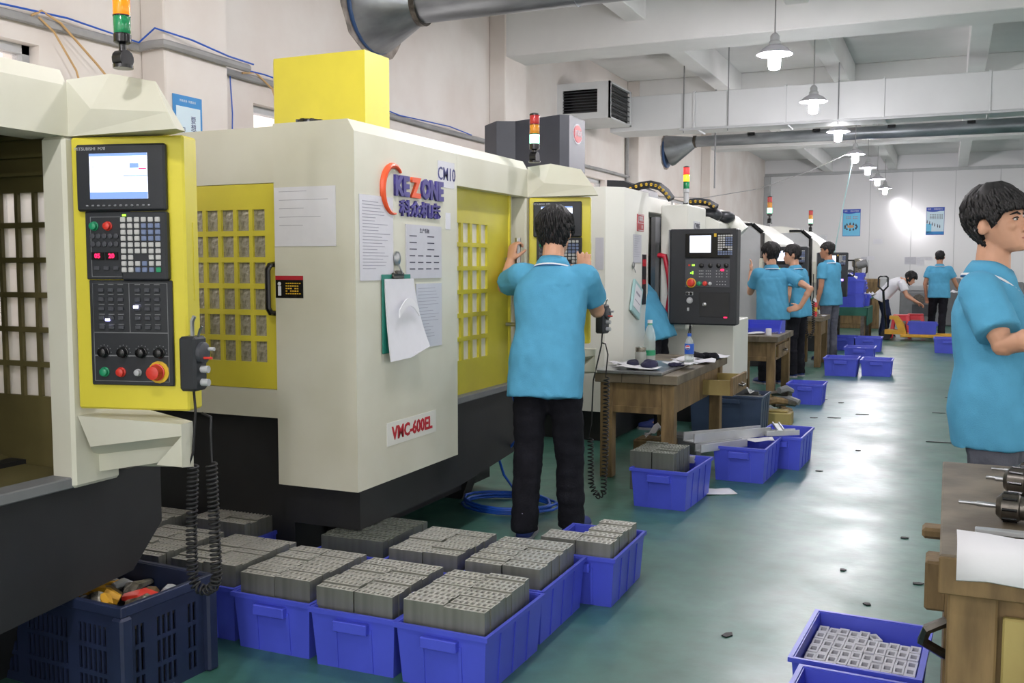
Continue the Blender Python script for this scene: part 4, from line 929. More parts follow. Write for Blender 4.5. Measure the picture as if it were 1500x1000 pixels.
# woman in white bending over the stools
J = stand(-1.12, 20.9, -75, 1.60); F = J['front']
J['pelvis'] = V(-1.19, 20.9, .80); J['chest'] = V(-1.02, 20.9, 1.01); J['neck'] = V(-.83, 20.86, 1.14); J['head'] = V(-.745, 20.83, 1.075)
for s, q in (('L', -1), ('R', 1)):
    J['s'+s] = J['neck'] + J['lat']*q*.155 + V(-.04, 0, -.06); J['h'+s] = J['pelvis'] + J['lat']*q*.085; J['a'+s] = V(-1.16, 20.9, .085) + J['lat']*q*.11; J['k'+s] = J['h'+s].lerp(J['a'+s], .52) + F*.07
J['eR'] = J['sR'] + V(.10, -.05, -.26); J['wR'] = J['eR'] + V(.20, -.02, -.12); J['eL'] = J['sL'] + V(.15, 0, -.22); J['wL'] = J['eL'] + V(.16, 0, -.13)
person('woman in white shirt and dark jeans bending over red stools', J, .012, look=V(.85, -.25, -.55), up=(.5, 0, .85), shirt='white_cloth', pants='navy_jeans', shoes='shoe_dark', collar=False, hr=dict(fringe=.15, side=.05, nape=-.01, thick=.022, locks=200, seed=5, spike=.03), fat=1.2, hem=.10, girth=.93)
# worker leaning into the white machine; only back and hip show past the guard
J = stand(-2.24, 8.27, 84, 1.66); F = J['front']
J['pelvis'] = V(-2.31, 8.27, .87); J['chest'] = V(-2.43, 8.27, 1.13); J['neck'] = V(-2.60, 8.28, 1.28); J['head'] = V(-2.67, 8.28, 1.30)
for s, q in (('L', -1), ('R', 1)):
    J['s'+s] = J['neck'] + J['lat']*q*.15 + V(.03, 0, -.05); J['h'+s] = J['pelvis'] + J['lat']*q*.085 + V(0, 0, -.03); J['a'+s] = V(-2.20, 8.25, .085) + J['lat']*q*.09; J['k'+s] = J['h'+s].lerp(J['a'+s], .52) + F*.03
    J['e'+s] = J['s'+s] + V(-.12, 0, -.2); J['w'+s] = J['e'+s] + V(-.1, 0, -.02)
person('man in blue polo shirt leaning into the doorway of white machine', J, .012, look=V(-1, 0, -.4), up=(-.4, 0, 1), hr=dict(locks=60, seed=14), fat=1.2, hem=.14, girth=.9)
# ------------------------------------------------------------------ lamps, ducts, pipes
mat('collar_blue', (52, 84, 130), .45, var=.1)
def pendant(label, x, y, z, top):
    o = thing('pendant_lamp', label, 'lamp', (x, y, z), 0, 'pendant lamps over the aisle')
    MB().lathe([(.155, 0), (.158, .006), (.11, .05), (.05, .085), (.045, .085), (.105, .048), (.152, .004)], n=28, cap=False).build('shade', 'duct_white' if False else 'shade_white', o, smooth=True)
    MB().lathe([(.05, .08), (.052, .11), (.040, .12), (.040, .16), (.025, .18), (.012, .19)]).build('lamp_holder', 'light_grey', o, smooth=True)
    MB().lathe([(.02, .06), (.045, .03), (.052, 0), (.052, -.10), (.045, -.125), (.02, -.135)]).build('bulb', 'bulb', o, smooth=True)
    MB().cyl((0, 0, .18), (0, 0, top-z), .006, n=6).build('cord', 'cable_grey', o)
    return o
mat('shade_white', (206, 204, 212), .4, var=0)
names = ['over the middle of the bay, nearest of those fully in view', 'second in the row from the camera, before the white duct', 'third in the row, just under the white duct', 'fourth in the row, with a green cable', 'fifth in the row toward back wall', 'sixth in the row toward back wall', 'last in the row, closest to back wall']
for k, nm in enumerate(names):
    y = 9.06+2.75*k; pendant('white pendant lamp '+nm, -1.47, y, 3.27 - (.03 if k == 3 else 0), 3.74 if any(c <= y <= c+.6 for c in COLS) else ZC)
for y in (6.31, 3.56, .81, -1.94, -4.69): pendant('white pendant lamp overhead, out of frame above the camera', -1.47, y, 3.30, ZC)
for y in (-1.94, 3.56, 9.06, 14.5, 20.): pendant('white pendant lamp of the parallel row, out of frame at right', 4.2, y, 3.30, ZC)

def round_duct(label, y, zc, r0, r1, Xend, xc, rm, zm, group='round metal ducts'):
    o = thing('ventilation_duct', label, 'duct', (XW, y, zc), 0, group)
    b = lambda m, n, t, **k: m.build(n, t, o, world=True, **k)
    tl = .42/6
    b(MB().lathe([(rm, .05), (rm, .10), (r0*1.05, xc-XW)], (XW, y, zm), (1, 0, (zc-zm)/(xc-XW)), 28), 'hopper', 'galvanised', smooth=True)
    b(MB().lathe([(rm*1.0, 0), (rm*1.03, .015), (rm*1.03, .035), (rm*1.0, .05)], (XW, y, zm), (1, 0, 0), 28), 'wall_collar', 'collar_blue', smooth=True)
    cm = random.Random(3); b(MB().prism([(y+rm*(1.12+cm.uniform(-.05, .16))*math.cos(k*math.pi/14), zm+rm*(1.12+cm.uniform(-.05, .16))*math.sin(k*math.pi/14)) for k in range(28)], 'x', XW, XW+.006), 'cement_patch', 'stain')
    b(MB().lathe([(r0*1.15, 0), (r0*1.15, .05)], (xc-.03, y, zc), (1, 0, 0), 24), 'collar', 'dark_steel', smooth=True)
    n = 9
    for k in range(n):
        t0, t1 = k/n, (k+1)/n; q = lambda t: r0+(r1-r0)*t
        x0, x1 = xc+(Xend-xc)*t0, xc+(Xend-xc)*t1
        b(MB().lathe([(q(t0), 0), (q(t1), x1-x0-.012), (q(t1)*1.05, x1-x0-.012), (q(t1)*1.05, x1-x0)], (x0, y, zc), (1, 0, 0), 24), 'duct_section', 'galvanised', smooth=True)
    return o
round_duct('round galvanised duct at top with cone against left wall', 7.75, 3.70, .17, .17, 8.8, -4.30, .44, 3.76)
d2 = round_duct('long round galvanised duct crossing below the white duct', 17.75, 3.64, .095, .15, 8.8, -4.25, .28, 3.48)
for x in (-3.3, -2.2, -1., 0.2): MB().box(x, x+.12, 17.63, 17.68, 3.70, 3.74).build('vent_slot', 'black_gloss', d2, world=True)
# white rectangular duct and its outlet box
o = thing('air_duct', 'white rectangular air duct across the ceiling', 'duct', (-4.3, 13.6, 3.27))
for k in range(11):
    x0 = -4.4+1.2*k; MB().box(x0, x0+1.19, 13.32, 13.95, 3.27, 3.74, .006).box(x0+1.175, x0+1.2, 13.305, 13.965, 3.255, 3.755).build('duct_section', 'duct_white', o, world=True)
for x in (-3.35, -2.75, -1.35, 1.0): MB().cyl((x, 13.30, 3.2), (x, 13.30, ZC), .007, n=6).build('hanger_rod', 'mid_grey', o, world=True)
MB().box(-3.4, 8, 13.28, 13.31, 3.235, 3.262).build('hanger_bar', 'light_grey', o, world=True)
o = thing('air_outlet', 'boxy white air outlet with dark grilles on left wall', 'air vent', (-4.5, 12.8, 3.3))
bx = MB(); grid_frame(bx, 'y', 12.30, .03, -4.8, -4.07, 3.32, 3.79, [(-4.72, -4.24)], [(3.40, 3.70)])
bx.box(-4.8, -4.07, 12.33, 13.25, 3.32, 3.34).box(-4.8, -4.07, 12.33, 13.25, 3.77, 3.79).box(-4.09, -4.07, 12.3, 12.36, 3.32, 3.79).box(-4.09, -4.07, 13.2, 13.25, 3.32, 3.79).build('casing', 'duct_white', o, world=True)
MB().box(-4.78, -4.2, 12.5, 12.52, 3.34, 3.77).box(-4.13, -4.11, 12.36, 13.2, 3.34, 3.77).build('grille_back', 'black_gloss', o, world=True)
for k in range(8): MB().box(-4.72, -4.24, 12.305, 12.33, 3.41+.037*k, 3.416+.037*k).build('louvre', 'dark_grey', o, world=True)
for k in range(6): MB().box(-4.095, -4.075, 12.36, 13.2, 3.38+.065*k, 3.386+.065*k).build('louvre', 'dark_grey', o, world=True)
# conduits along the left wall
z = 2.79; X = XW+.035
def pipe(label, pts, r, m, name='conduit', cat='pipe'): return tag(MB().tube(pts, r, 8).build(name, m, None, smooth=True), label, cat)
pipe('grey conduit with bend around the near column at top left', [(X, 2.6, z-.02), (X, 4.88, z), (XW+.12, 4.885, z+.01), (XW+.235, 4.885, z+.01), (XW+.24, 4.93, z+.01), (XW+.24, 5.70, z)], .028, 'cable_grey')
pipe('blue cable lying along the conduit at top left', [(X+.03, 2.6, z+.03), (X+.03, 3.6, z+.015), (X+.03, 4.3, z+.05), (X+.04, 4.84, z+.02), (XW+.2, 4.85, z+.10), (XW+.275, 5.1, z+.07), (XW+.275, 5.45, z+.035), (XW+.27, 5.72, z+.03)], .006, 'cable_blue', 'cable', 'cable')
pipe('grey conduit along left wall from the near column to second column', [(X, 5.55, z)] + [(X, y, z+.01*math.sin(y*2)) for y in (6, 7, 8, 9)] + [(X, 10.1, z)], .026, 'cable_grey')
pipe('thin blue cable on the conduit behind yellow column cover', [(X+.03, 5.6, z+.03)] + [(X+.035, 5.6+.5*k, z+.028+.015*math.sin(k*2.1)) for k in range(1, 9)], .006, 'cable_blue', 'cable', 'cable')
pipe('grey conduit along left wall beyond the dark tower', [(X, 10.85, 2.80), (X, 12.5, 2.81), (X, 14, 2.83), (X, 16.9, 2.84)], .024, 'cable_grey')
pipe('tan cable drooping from the conduit at top left', [(X+.03, 4.05, 2.80), (X+.03, 4.12, 2.84), (X+.03, 4.25, 2.80), (X+.03, 4.5, 2.62), (X+.03, 4.75, 2.42)], .007, 'cable_tan', 'cable', 'cable')
pipe('tan cable dropping to the first wall window at top left', [(X+.03, 4.1, 2.80), (X+.03, 4.2, 2.74), (X+.03, 4.35, 2.55), (X+.03, 4.4, 2.4)], .006, 'cable_tan', 'cable', 'cable')
pipe('tan cable drooping beside yellow column cover', [(X+.03, 5.85, 2.80), (X+.03, 6.0, 2.83), (X+.03, 6.2, 2.74), (X+.03, 6.3, 2.5)], .007, 'cable_tan', 'cable', 'cable')
pipe('thin dark cable hanging down left wall beside blue poster', [(X, 5.75, 2.78), (X, 5.77, 2.5), (X, 5.74, 1.9)], .005, 'cable_blue', 'cable', 'cable')
pipe('vertical grey pipe on left wall beyond the third window', [(X, 15.3, .2), (X, 15.3, 3.6)], .03, 'cable_grey')
pipe('thin ceiling rod hanging above white machines', [(-3.2, 14.6, 4.36), (-3.2, 14.6, 2.55)], .012, 'mid_grey', 'hanging_rod', 'rod')
pipe('pale green cable hanging from fourth lamp to the far machines', [(-1.50, 17.3, 3.20), (-1.66, 17.5, 2.4), (-1.78, 17.65, 1.75), (-1.83, 17.7, 1.3)], .009, 'pale_teal', 'cable', 'cable')
pipe('sagging thin cable from left wall to fourth lamp', [(-4.7, 16.5, 2.60), (-3.9, 16.8, 2.56), (-3.0, 17.0, 2.70), (-2.2, 17.2, 2.98), (-1.5, 17.3, 3.30)], .007, 'cable_grey', 'cable', 'cable')
o = tag(MB().box(XW+.001, XW+.006, 7.18, 7.32, 2.95, 4.1).build('wall_stain', 'stain'), 'dark cracked stain on left wall beside duct mouth', 'stain') if False else None
# posters
def poster(label, M, w, h, kind):
    o = thing('poster', label, 'poster', M.translation, M.to_euler().z)
    b = lambda nm, m, x0, x1, z0, z1, d: MB().box(w*x0, w*x1, -d, -d+.001 if d > .005 else 0, h*z0, h*z1).build(nm, m, o)
    if kind == 0:
        b('backing', 'poster_blue', 0, 1, 0, 1, .004); b('white_panel', 'poster_pale', .1, .93, .05, .86, .0055)
        textmesh('heading', '持续改善  快捷高效', h*.035, 'poster_pale', o, (w*.5, -.0058, h*.93), (1, 0, 0), ez, .0003)
        for tx, x in (('要\n想\n不\n落\n后', .68), ('只\n有\n争\n先', .32)):
            textmesh('slogan', tx, h*.10, 'ink_blue', o, (w*x, -.0068, h*(.50 if x > .5 else .40)), (1, 0, 0), ez, .0003)
        return o
    b('backing', 'poster_navy', 0, 1, 0, 1, .006); b('picture_area', 'poster_cyan' if kind == 1 else 'poster_pale', .02, .98, .02, .86, .007)
    c = MB()
    pts = [(w*.02, h*.99), (w*.98, h*.99), (w*.98, h*.90)] + [(w*(.98-.96*k/10), h*(.90-.07*math.sin(math.pi*k/10*.8)-.0*k)) for k in range(1, 11)]
    c.prism(pts, 'y', -.0085, -.007).build('header_swoosh', 'poster_navy', o)
    textmesh('heading', '品质' , h*.055, 'paper', o, (w*.17, -.0089, h*.925), (1, 0, 0), ez, .0003); textmesh('heading', '团队合作精神' if kind == 1 else '质量管理方针', h*.05, 'paper', o, (w*.66, -.0089, h*.925), (1, 0, 0), ez, .0003)
    rows = [(.70, 3), (.64, 3)] if kind == 1 else [(.72, 4), (.67, 4), (.62, 4), (.57, 4)]
    t = MB()
    for z, n in rows:
        for q in (.2, .58):
            for k in range(n): t.box(w*(q+.09*k), w*(q+.09*k+.06), -.0082, -.007, h*z, h*(z+.025))
    t.build('poster_text', 'sign_red' if kind == 1 else 'ink', o, kind='stuff')
    if kind == 1:
        f = MB(); f.ell((w*.45, -.0075, h*.36), w*.2, .0012, h*.06).build('table_picture', 'tan', o)
        f = MB()
        for k in range(11):
            a = k*2*math.pi/11; f.ell((w*(.47+.34*math.cos(a)), -.008, h*(.34+.11*math.sin(a))), w*.05, .0012, h*.035).ell((w*(.47+.34*math.cos(a)), -.0084, h*(.385+.11*math.sin(a))), w*.025, .0012, h*.018)
        f.build('figures_picture', 'ink', o, kind='stuff')
    else:
        b('wash_picture', 'poster_cyan', .02, .3, .08, .4, .0078)
        f = MB()
        for k, (x, z) in enumerate(((.06, .46), (.2, .42), (.34, .38), (.48, .35), (.64, .31), (.76, .29))): f.ell((w*x, -.008, h*z), w*.025, .0012, h*.055).ell((w*x, -.0082, h*(z+.06)), w*.018, .0012, h*.017)
        f.build('figures_picture', 'ink', o, kind='stuff'); b('bottom_wave', 'poster_blue', .02, .98, .02, .12, .0078)
    return o
Mx = Matrix.Translation((-4.598, 4.985, 2.0)) @ Matrix.Rotation(R(90), 4, 'Z')
poster('blue poster with vertical Chinese slogan on near column', Mx, .27, .51, 0)
a, b2 = AY(1234, 346, YB), AY(1261, 306, YB); poster('blue poster with round table picture on back wall', Matrix.Translation((a.x, YB-.006, a.z)), b2.x-a.x, b2.z-a.z, 1)
a, b2 = AY(1356, 344, YB), AY(1384, 303, YB); poster('white and blue poster with silhouettes on back wall', Matrix.Translation((a.x, YB-.006, a.z)), b2.x-a.x, b2.z-a.z, 2)
for k, (u0, v0, u1, v1, m, nm) in enumerate(((1279, 357, 1293, 350, 'paper', 'small white sign on back wall right of table poster'), (1325, 387, 1342, 376, 'paper_grey', 'grey sheet on back wall left of walking man'), (1342, 389, 1354, 376, 'paper', 'white sheet on back wall next to the grey sheet'), (1355, 381, 1366, 376, 'paper', 'small white label behind walking man head on back wall'), (1270, 381, 1281, 375, 'paper', 'small number label on back wall above pump'), (1261, 389, 1270, 376, 'paper_grey', 'pale sheet on back wall beside old pump'))):
    a, b2 = AY(u0, v0, YB), AY(u1, v1, YB); sheet('notice_sheet', nm, (0, 0, 0), YB-.007, a.x, b2.x, a.z, b2.z, axis='y', m=m, lines=2 if k in (0, 3, 4) else 6, seed=20+k)

# ------------------------------------------------------------------ crates and the machined blocks in them
def crate_mesh(w, d, h, t=.008, taper=.014):
    m = MB(); a = taper
    o = lambda z, s: [(-w/2+s, -d/2+s, z), (w/2-s, -d/2+s, z), (w/2-s, d/2-s, z), (-w/2+s, d/2-s, z)]
    m.rings([o(.02, a+t), o(0, a+t*1.5), o(0, a), o(h, 0), o(h, t), o(.02, a+t)], cap=False); m.add(o(.012, a), [(0, 1, 2, 3)])
    for k in range(1, 4):
        y = -d/2 + d*k/4
        for sx in (-1, 1): m.prism([(sx*(w/2-a-.004), .004), (sx*(w/2-a+.005), .004), (sx*(w/2+.004), h*.95), (sx*(w/2-.004), h*.95)], 'y', y-.006, y+.006)
    for x in (-w*.21, w*.21):
        for sy in (-1, 1): m.prism([(sy*(d/2-a-.004), .004), (sy*(d/2-a+.005), .004), (sy*(d/2+.0), h*.78), (sy*(d/2-.004), h*.78)], 'x', x-.006, x+.006)
    return m
def crate_set(w, d, h, m='bin_blue'):
    rim = MB(); s = .009
    for b in ((-w/2-s, w/2+s, -d/2-s, -d/2+.004), (-w/2-s, w/2+s, d/2-.004, d/2+s), (-w/2-s, -w/2+.004, -d/2, d/2), (w/2-.004, w/2+s, -d/2, d/2)): rim.box(b[0], b[1], b[2], b[3], h-.012, h+.004)
    hd = MB().box(-w*.2, w*.2, -.022, .004, -.05, -.012, .003).box(-w*.17, w*.17, -.012, .004, -.03, -.02)
    return crate_mesh(w, d, h).mesh('crate_body', m), rim.mesh('crate_rim', m), hd.mesh('crate_handle', m)
BLUE = crate_set(.335, .465, .205); NAVY = crate_set(.60, .42, .32, 'bin_navy'); BLUED = crate_set(.335, .465, .175, 'bin_blue')
def crate(label, x, y, rz=0., kit=BLUE, z=0., d=.465, h=.205, group='blue plastic crates', sc=None, name='plastic_crate'):
    o = thing(name, label, 'crate', (x, y, z), R(rz), group)
    if sc: o.scale = sc
    put(kit[0], o, (0, 0, 0), 'body'); put(kit[1], o, (0, 0, 0), 'rim')
    for s in (-1, 1):
        q = put(kit[2], o, (0, s*d/2, h-.012), 'handle'); q.rotation_euler.z = 0 if s < 0 else math.pi
    return o
def block_mesh(w, d, h, n, m, rnd=False):
    """upright aluminium block: n square pockets in its top, grooved ends"""
    b = MB(); c = w/n; k = .19
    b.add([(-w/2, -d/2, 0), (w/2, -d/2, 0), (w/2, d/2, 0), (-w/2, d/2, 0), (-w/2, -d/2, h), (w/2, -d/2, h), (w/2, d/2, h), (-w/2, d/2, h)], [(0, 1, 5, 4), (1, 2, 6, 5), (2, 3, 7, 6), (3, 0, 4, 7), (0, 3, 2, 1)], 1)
    for i in range(n):
        x0, x1 = -w/2+c*i, -w/2+c*(i+1); a, e = x0+c*k, x1-c*k; y0, y1 = -d/2, d/2; p, q = y0+d*.21, y1-d*.21
        vs = [(x0, y0, h), (x1, y0, h), (x1, y1, h), (x0, y1, h), (a, p, h), (e, p, h), (e, q, h), (a, q, h), (a, p, h-.11), (e, p, h-.11), (e, q, h-.11), (a, q, h-.11)]
        b.add(vs, [(0, 1, 5, 4), (1, 2, 6, 5), (2, 3, 7, 6), (3, 0, 4, 7), (4, 5, 9, 8), (5, 6, 10, 9), (6, 7, 11, 10), (7, 4, 8, 11), (8, 9, 10, 11)])
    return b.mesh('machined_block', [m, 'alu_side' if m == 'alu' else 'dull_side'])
BL = {}; ORD = ['first', 'second', 'third', 'fourth', 'fifth', 'sixth', 'seventh', 'eighth', 'ninth', 'tenth']
def blocks(label, x, y, nx=2, ny=9, w=.152, pitch=.042, h=.15, z=.16, n=7, m='alu', group=None, seed=0, skip=(), dx=.003, rz=0.):
    key = (w, pitch, h, n, m); rnd = random.Random(seed)
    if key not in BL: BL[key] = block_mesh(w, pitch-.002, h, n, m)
    a = R(rz)
    for i in range(nx):
        for j in range(ny):
            if (i, j) in skip: continue
            lx = (i-(nx-1)/2)*(w+dx) + rnd.uniform(-.003, .003); ly = (j-(ny-1)/2)*pitch
            o = bpy.data.objects.new('machined_block', BL[key]); C.objects.link(o)
            o.location = (x+lx*math.cos(a)-ly*math.sin(a), y+lx*math.sin(a)+ly*math.cos(a), z + rnd.choice((0, .0, .003, .006))); o.rotation_euler.z = a
            tag(o, label.replace('block', 'block, %s column, %s from front,' % (('left', 'right')[i] if nx == 2 else 'single', ORD[j])), 'metal part', group or label)
RW = [('nearest one, front row right', -1.49, 3.02), ('front row second from right', -1.845, 3.03), ('front row third from right', -2.20, 3.05), ('front row fourth, behind coils', -2.555, 3.08),
      ('second row right', -1.50, 3.51), ('second row second from right', -1.87, 3.56), ('second row under machine corner', -2.24, 3.62), ('by the blue shoes', -1.385, 3.995)]
for k, (nm, x, y) in enumerate(RW):
    crate('blue plastic crate, '+nm, x, y, random.uniform(-1.5, 1.5))
    l = 'silver block in crate, '+nm
    if k == 7:
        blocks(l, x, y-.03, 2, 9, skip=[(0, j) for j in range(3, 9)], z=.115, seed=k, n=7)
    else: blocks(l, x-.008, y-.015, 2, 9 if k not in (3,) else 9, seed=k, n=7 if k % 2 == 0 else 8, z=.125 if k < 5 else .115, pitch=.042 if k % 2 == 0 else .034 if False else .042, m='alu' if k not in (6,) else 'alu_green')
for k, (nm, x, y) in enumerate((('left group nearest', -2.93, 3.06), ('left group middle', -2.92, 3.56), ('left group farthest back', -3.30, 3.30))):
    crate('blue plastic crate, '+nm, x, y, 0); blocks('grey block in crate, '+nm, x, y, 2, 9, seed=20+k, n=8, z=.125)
# crates in the aisle by the first bench
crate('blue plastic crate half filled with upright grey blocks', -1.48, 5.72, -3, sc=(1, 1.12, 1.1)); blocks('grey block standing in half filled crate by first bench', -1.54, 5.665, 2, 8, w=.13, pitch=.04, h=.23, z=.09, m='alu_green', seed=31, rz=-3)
crate('empty blue crate with aluminium channel laid on its corner', -1.20, 6.62, -2, sc=(1, 1.1, 1.1)); crate('blue crate behind the empty one, angle pieces on its rim', -1.03, 7.15, -2, sc=(.9, 1.1, 1.1))
def channel(label, p0, p1, w, h, t=.008, m='alu_raw', up=V(0, 0, 1)):
    p0, p1 = Vector(p0), Vector(p1); d = (p1-p0).normalized(); s = d.cross(up).normalized(); u = s.cross(d)
    prof = [(-w/2, h), (-w/2, 0), (w/2, 0), (w/2, h), (w/2-t, h), (w/2-t, t), (-w/2+t, t), (-w/2+t, h)]
    mid = (p0+p1)/2
    return tag(at(MB().rings([[p0 - mid + s*a + u*b for a, b in prof], [p1 - mid + s*a + u*b for a, b in prof]]).build('aluminium_channel', m), mid), label, 'metal profile')
def at(o, p): o.location = p; return o
channel('long aluminium channel resting across crate rims, upper', (-1.52, 6.28, .255), (-1.14, 6.95, .225), .10, .06); channel('long aluminium channel resting across crate rims, lower', (-1.45, 6.25, .20), (-1.22, 6.60, .20), .06, .05)
channel('short aluminium channel lying on the rearmost of the aisle crates', (-1.13, 6.86, .235), (-.93, 7.0, .235), .07, .035); channel('flat aluminium angle laid across another on rear crate', (-1.10, 7.15, .27), (-1.02, 6.85, .27), .05, .02)
def flat_sheet(label, p, w, d, rz, m='paper', bend=.01, name='paper_sheet', cat='paper', seed=0, th=.002):
    rnd = random.Random(seed); n = 5; b = MB(); g = [[(-w/2+w*i/n, -d/2+d*j/n, bend*rnd.random()+bend*.6*math.sin(i*1.3+seed)) for j in range(n+1)] for i in range(n+1)]
    top = [p_ for r in g for p_ in r]; bot = [(x, y, z-th) for x, y, z in top]; N = n+1; fs = []
    for i in range(n):
        for j in range(n): q = i*N+j; fs += [(q, q+1, q+N+1, q+N), tuple(k+N*N for k in (q+N, q+N+1, q+1, q))]
    ed = [i*N for i in range(N)] + [n*N+j for j in range(1, N)] + [i*N+n for i in range(n-1, -1, -1)] + [j for j in range(n-1, 0, -1)]
    for a, c in zip(ed, ed[1:]+ed[:1]): fs.append((a, c, c+N*N, a+N*N))
    o = tag(b.add(top+bot, fs).build(name, m, None, smooth=2), label, cat); o.location = (p[0], p[1], p[2]+bend*.7+th); o.rotation_euler.z = R(rz); return o
flat_sheet('white paper scrap under the half filled crate', (-1.28, 6.02, 0), .22, .16, 30, bend=.004, seed=1)
flat_sheet('crumpled white paper lying between the aisle crates', (-1.16, 6.72, .215), .22, .14, 20, bend=.012, seed=2)
# far crates
crate('empty blue crate beside the second bench', -1.30, 10.45, 0, sc=(1.05, .8, 1.0))
crate('dark blue grey crate full of metal offcuts by first bench', -1.68, 8.42, 0, kit=NAVY, d=.42, h=.32, group='dark crates', name='scrap_crate')
rn = random.Random(5)
for k in range(16):
    a = rn.uniform(0, math.pi); l = rn.uniform(.15, .32); x, y, zz = -1.68+rn.uniform(-.17, .17), 8.42+rn.uniform(-.1, .12), .31+rn.uniform(-.02, .05)
    o = MB().box(-l/2, l/2, -.025, .025, -.004, .004).box(-l/2, l/2, .017, .025, -.004, rn.uniform(.02, .05)).build('metal_offcut', ['alu_raw', 'steel', 'paper'][k % 3]); o.location = (x, y, zz); o.rotation_euler = (rn.uniform(-.4, .4), rn.uniform(-.25, .25), a)
    tag(o, ['plain bright', 'dull steel', 'white painted'][k % 3] + ' offcut in the dark crate by the first bench', 'scrap', 'offcuts in the dark crate')
MB_ = MB().box(-.27, .27, -.18, .18, .02, .29); o = tag(MB_.build('scrap_heap', 'dark_steel'), 'compact heap of swarf filling the dark crate', 'scrap'); o['kind'] = 'stuff'; o.location = (-1.68, 8.42, 0)
for k in range(9):
    l = rn.uniform(.14, .3); o = MB().tube([(-l/2, 0, 0), (0, 0, .02), (l/2, 0, 0)], [.03, .035, .025], 7).build('wood_offcut' if k % 2 else 'metal_offcut', ['wood', 'dark_steel', 'mid_grey'][k % 3]); o.location = (-1.42+rn.uniform(-.12, .14), 9.3+rn.uniform(-.35, .35), .05+.045*(k//2)); o.rotation_euler = (0, rn.uniform(-.15, .15), rn.uniform(0, 3))
    tag(o, ['brown', 'dark steel', 'grey'][k % 3] + ' offcut in the loose heap at foot of second bench', 'scrap', 'offcuts by second bench')
o = tag(MB().box(-.13, .13, -.1, .1, 0, .11, .006).box(-.1, .1, -.06, .06, .11, .13, .01).build('wood_block', 'wood_yellow'), 'pale wooden block on floor at the foot of second bench', 'wood block'); o.location = (-1.36, 8.9, 0)
P = [('blue crate on floor by third bench, left of pair', -1.23, 13.35, .0, 1.1), ('blue crate on floor by third bench, right of pair', -.81, 13.5, .0, 1.0), ('blue crate with parts behind the pair by third bench', -1.15, 15.2, .0, 1.1), ('blue crate farther along under the green table', -1.18, 17.35, 0, 1.1), ('second blue crate under the green table', -1.60, 17.42, 0, 1.1), ('blue crate on floor in front of walking man', .03, 17.5, 0, 1.15)]
for nm, x, y, rz, s in P: crate(nm, x, y, rz, sc=(s*1.1, 1., s))
for k in range(6):
    o = MB().box(-.05, .05, -.03, .03, 0, .04, .004).build('metal_offcut', 'alu_raw'); o.location = (-1.3+.06*k, 15.2+rn.uniform(-.1, .1), .165); o.rotation_euler.z = rn.uniform(0, 3); tag(o, 'small bright part lying in the crate behind the pair', 'scrap', 'parts in crate by third bench')

PX, PY = -2.675, 2.455
# near left: dark perforated crate with scrap
pc = thing('perforated_crate', 'dark blue perforated crate with scrap under the left machine', 'crate', (PX, PY, 0), R(-3), 'dark crates')
w, d, h = .70, .37, .335
def lattice(axis, pos, L):
    g = MB(); cols = [(-L/2+.05+.0225*k, -L/2+.064+.0225*k) for k in range(int((L-.1)/.0225))]
    cols = [c for c in cols if not any(abs((c[0]+c[1])/2-q) < .022 for q in (-L/6, L/6))]
    grid_frame(g, axis, pos, .008, -L/2, L/2, .02, h, cols, [(.03, .09), (.105, .18), (.195, .26)]); return g
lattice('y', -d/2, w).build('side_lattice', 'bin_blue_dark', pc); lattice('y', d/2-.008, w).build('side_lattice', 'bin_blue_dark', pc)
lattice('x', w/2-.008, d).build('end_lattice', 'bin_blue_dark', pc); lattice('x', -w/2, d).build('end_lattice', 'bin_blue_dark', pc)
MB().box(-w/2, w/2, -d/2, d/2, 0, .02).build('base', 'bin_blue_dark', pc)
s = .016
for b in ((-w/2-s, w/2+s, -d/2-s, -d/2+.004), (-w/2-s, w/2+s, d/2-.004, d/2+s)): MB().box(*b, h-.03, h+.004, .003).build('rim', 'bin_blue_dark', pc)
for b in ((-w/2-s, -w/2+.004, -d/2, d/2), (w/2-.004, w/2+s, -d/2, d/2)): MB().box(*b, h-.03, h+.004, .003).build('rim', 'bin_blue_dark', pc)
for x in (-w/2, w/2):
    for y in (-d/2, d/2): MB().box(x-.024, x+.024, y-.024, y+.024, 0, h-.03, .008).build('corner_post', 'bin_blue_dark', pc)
o = tag(MB().box(-w/2+.02, w/2-.02, -d/2+.02, d/2-.02, .02, .24).build('swarf_fill', 'rubber'), 'dark swarf filling the perforated crate', 'scrap'); o['kind'] = 'stuff'; o.location = (PX, PY, 0); o.rotation_euler.z = R(-3)
for k in range(26):
    c = ['jack_yellow', 'gold_grey', 'light_grey', 'dark_steel', 'wood', 'alu_raw', 'button_red'][k % 7 if k % 7 < 6 or k == 6 else 1]
    o = MB().tube([(-.05, 0, 0), (-.01, .008, .014), (.05, -.005, 0)], [.018, .026, .014], 7, flat=rn.uniform(.5, 1)).build('scrap_piece', c, None, smooth=True); o.location = (PX+.06+rn.uniform(-.22, .20), PY+rn.uniform(-.13, .13), .262+rn.uniform(-.008, .03)); o.rotation_euler = (rn.uniform(-.4, .4), rn.uniform(-.3, .3), rn.uniform(0, 6)); o.scale = [rn.uniform(.7, 1.3)]*3
    tag(o, '%s scrap piece lying in the dark perforated crate' % {'jack_yellow': 'yellow', 'gold_grey': 'mottled', 'light_grey': 'light grey', 'dark_steel': 'dark metal', 'wood': 'brown wooden', 'alu_raw': 'bright metal', 'button_red': 'red'}[c], 'scrap', 'scrap in the perforated crate')
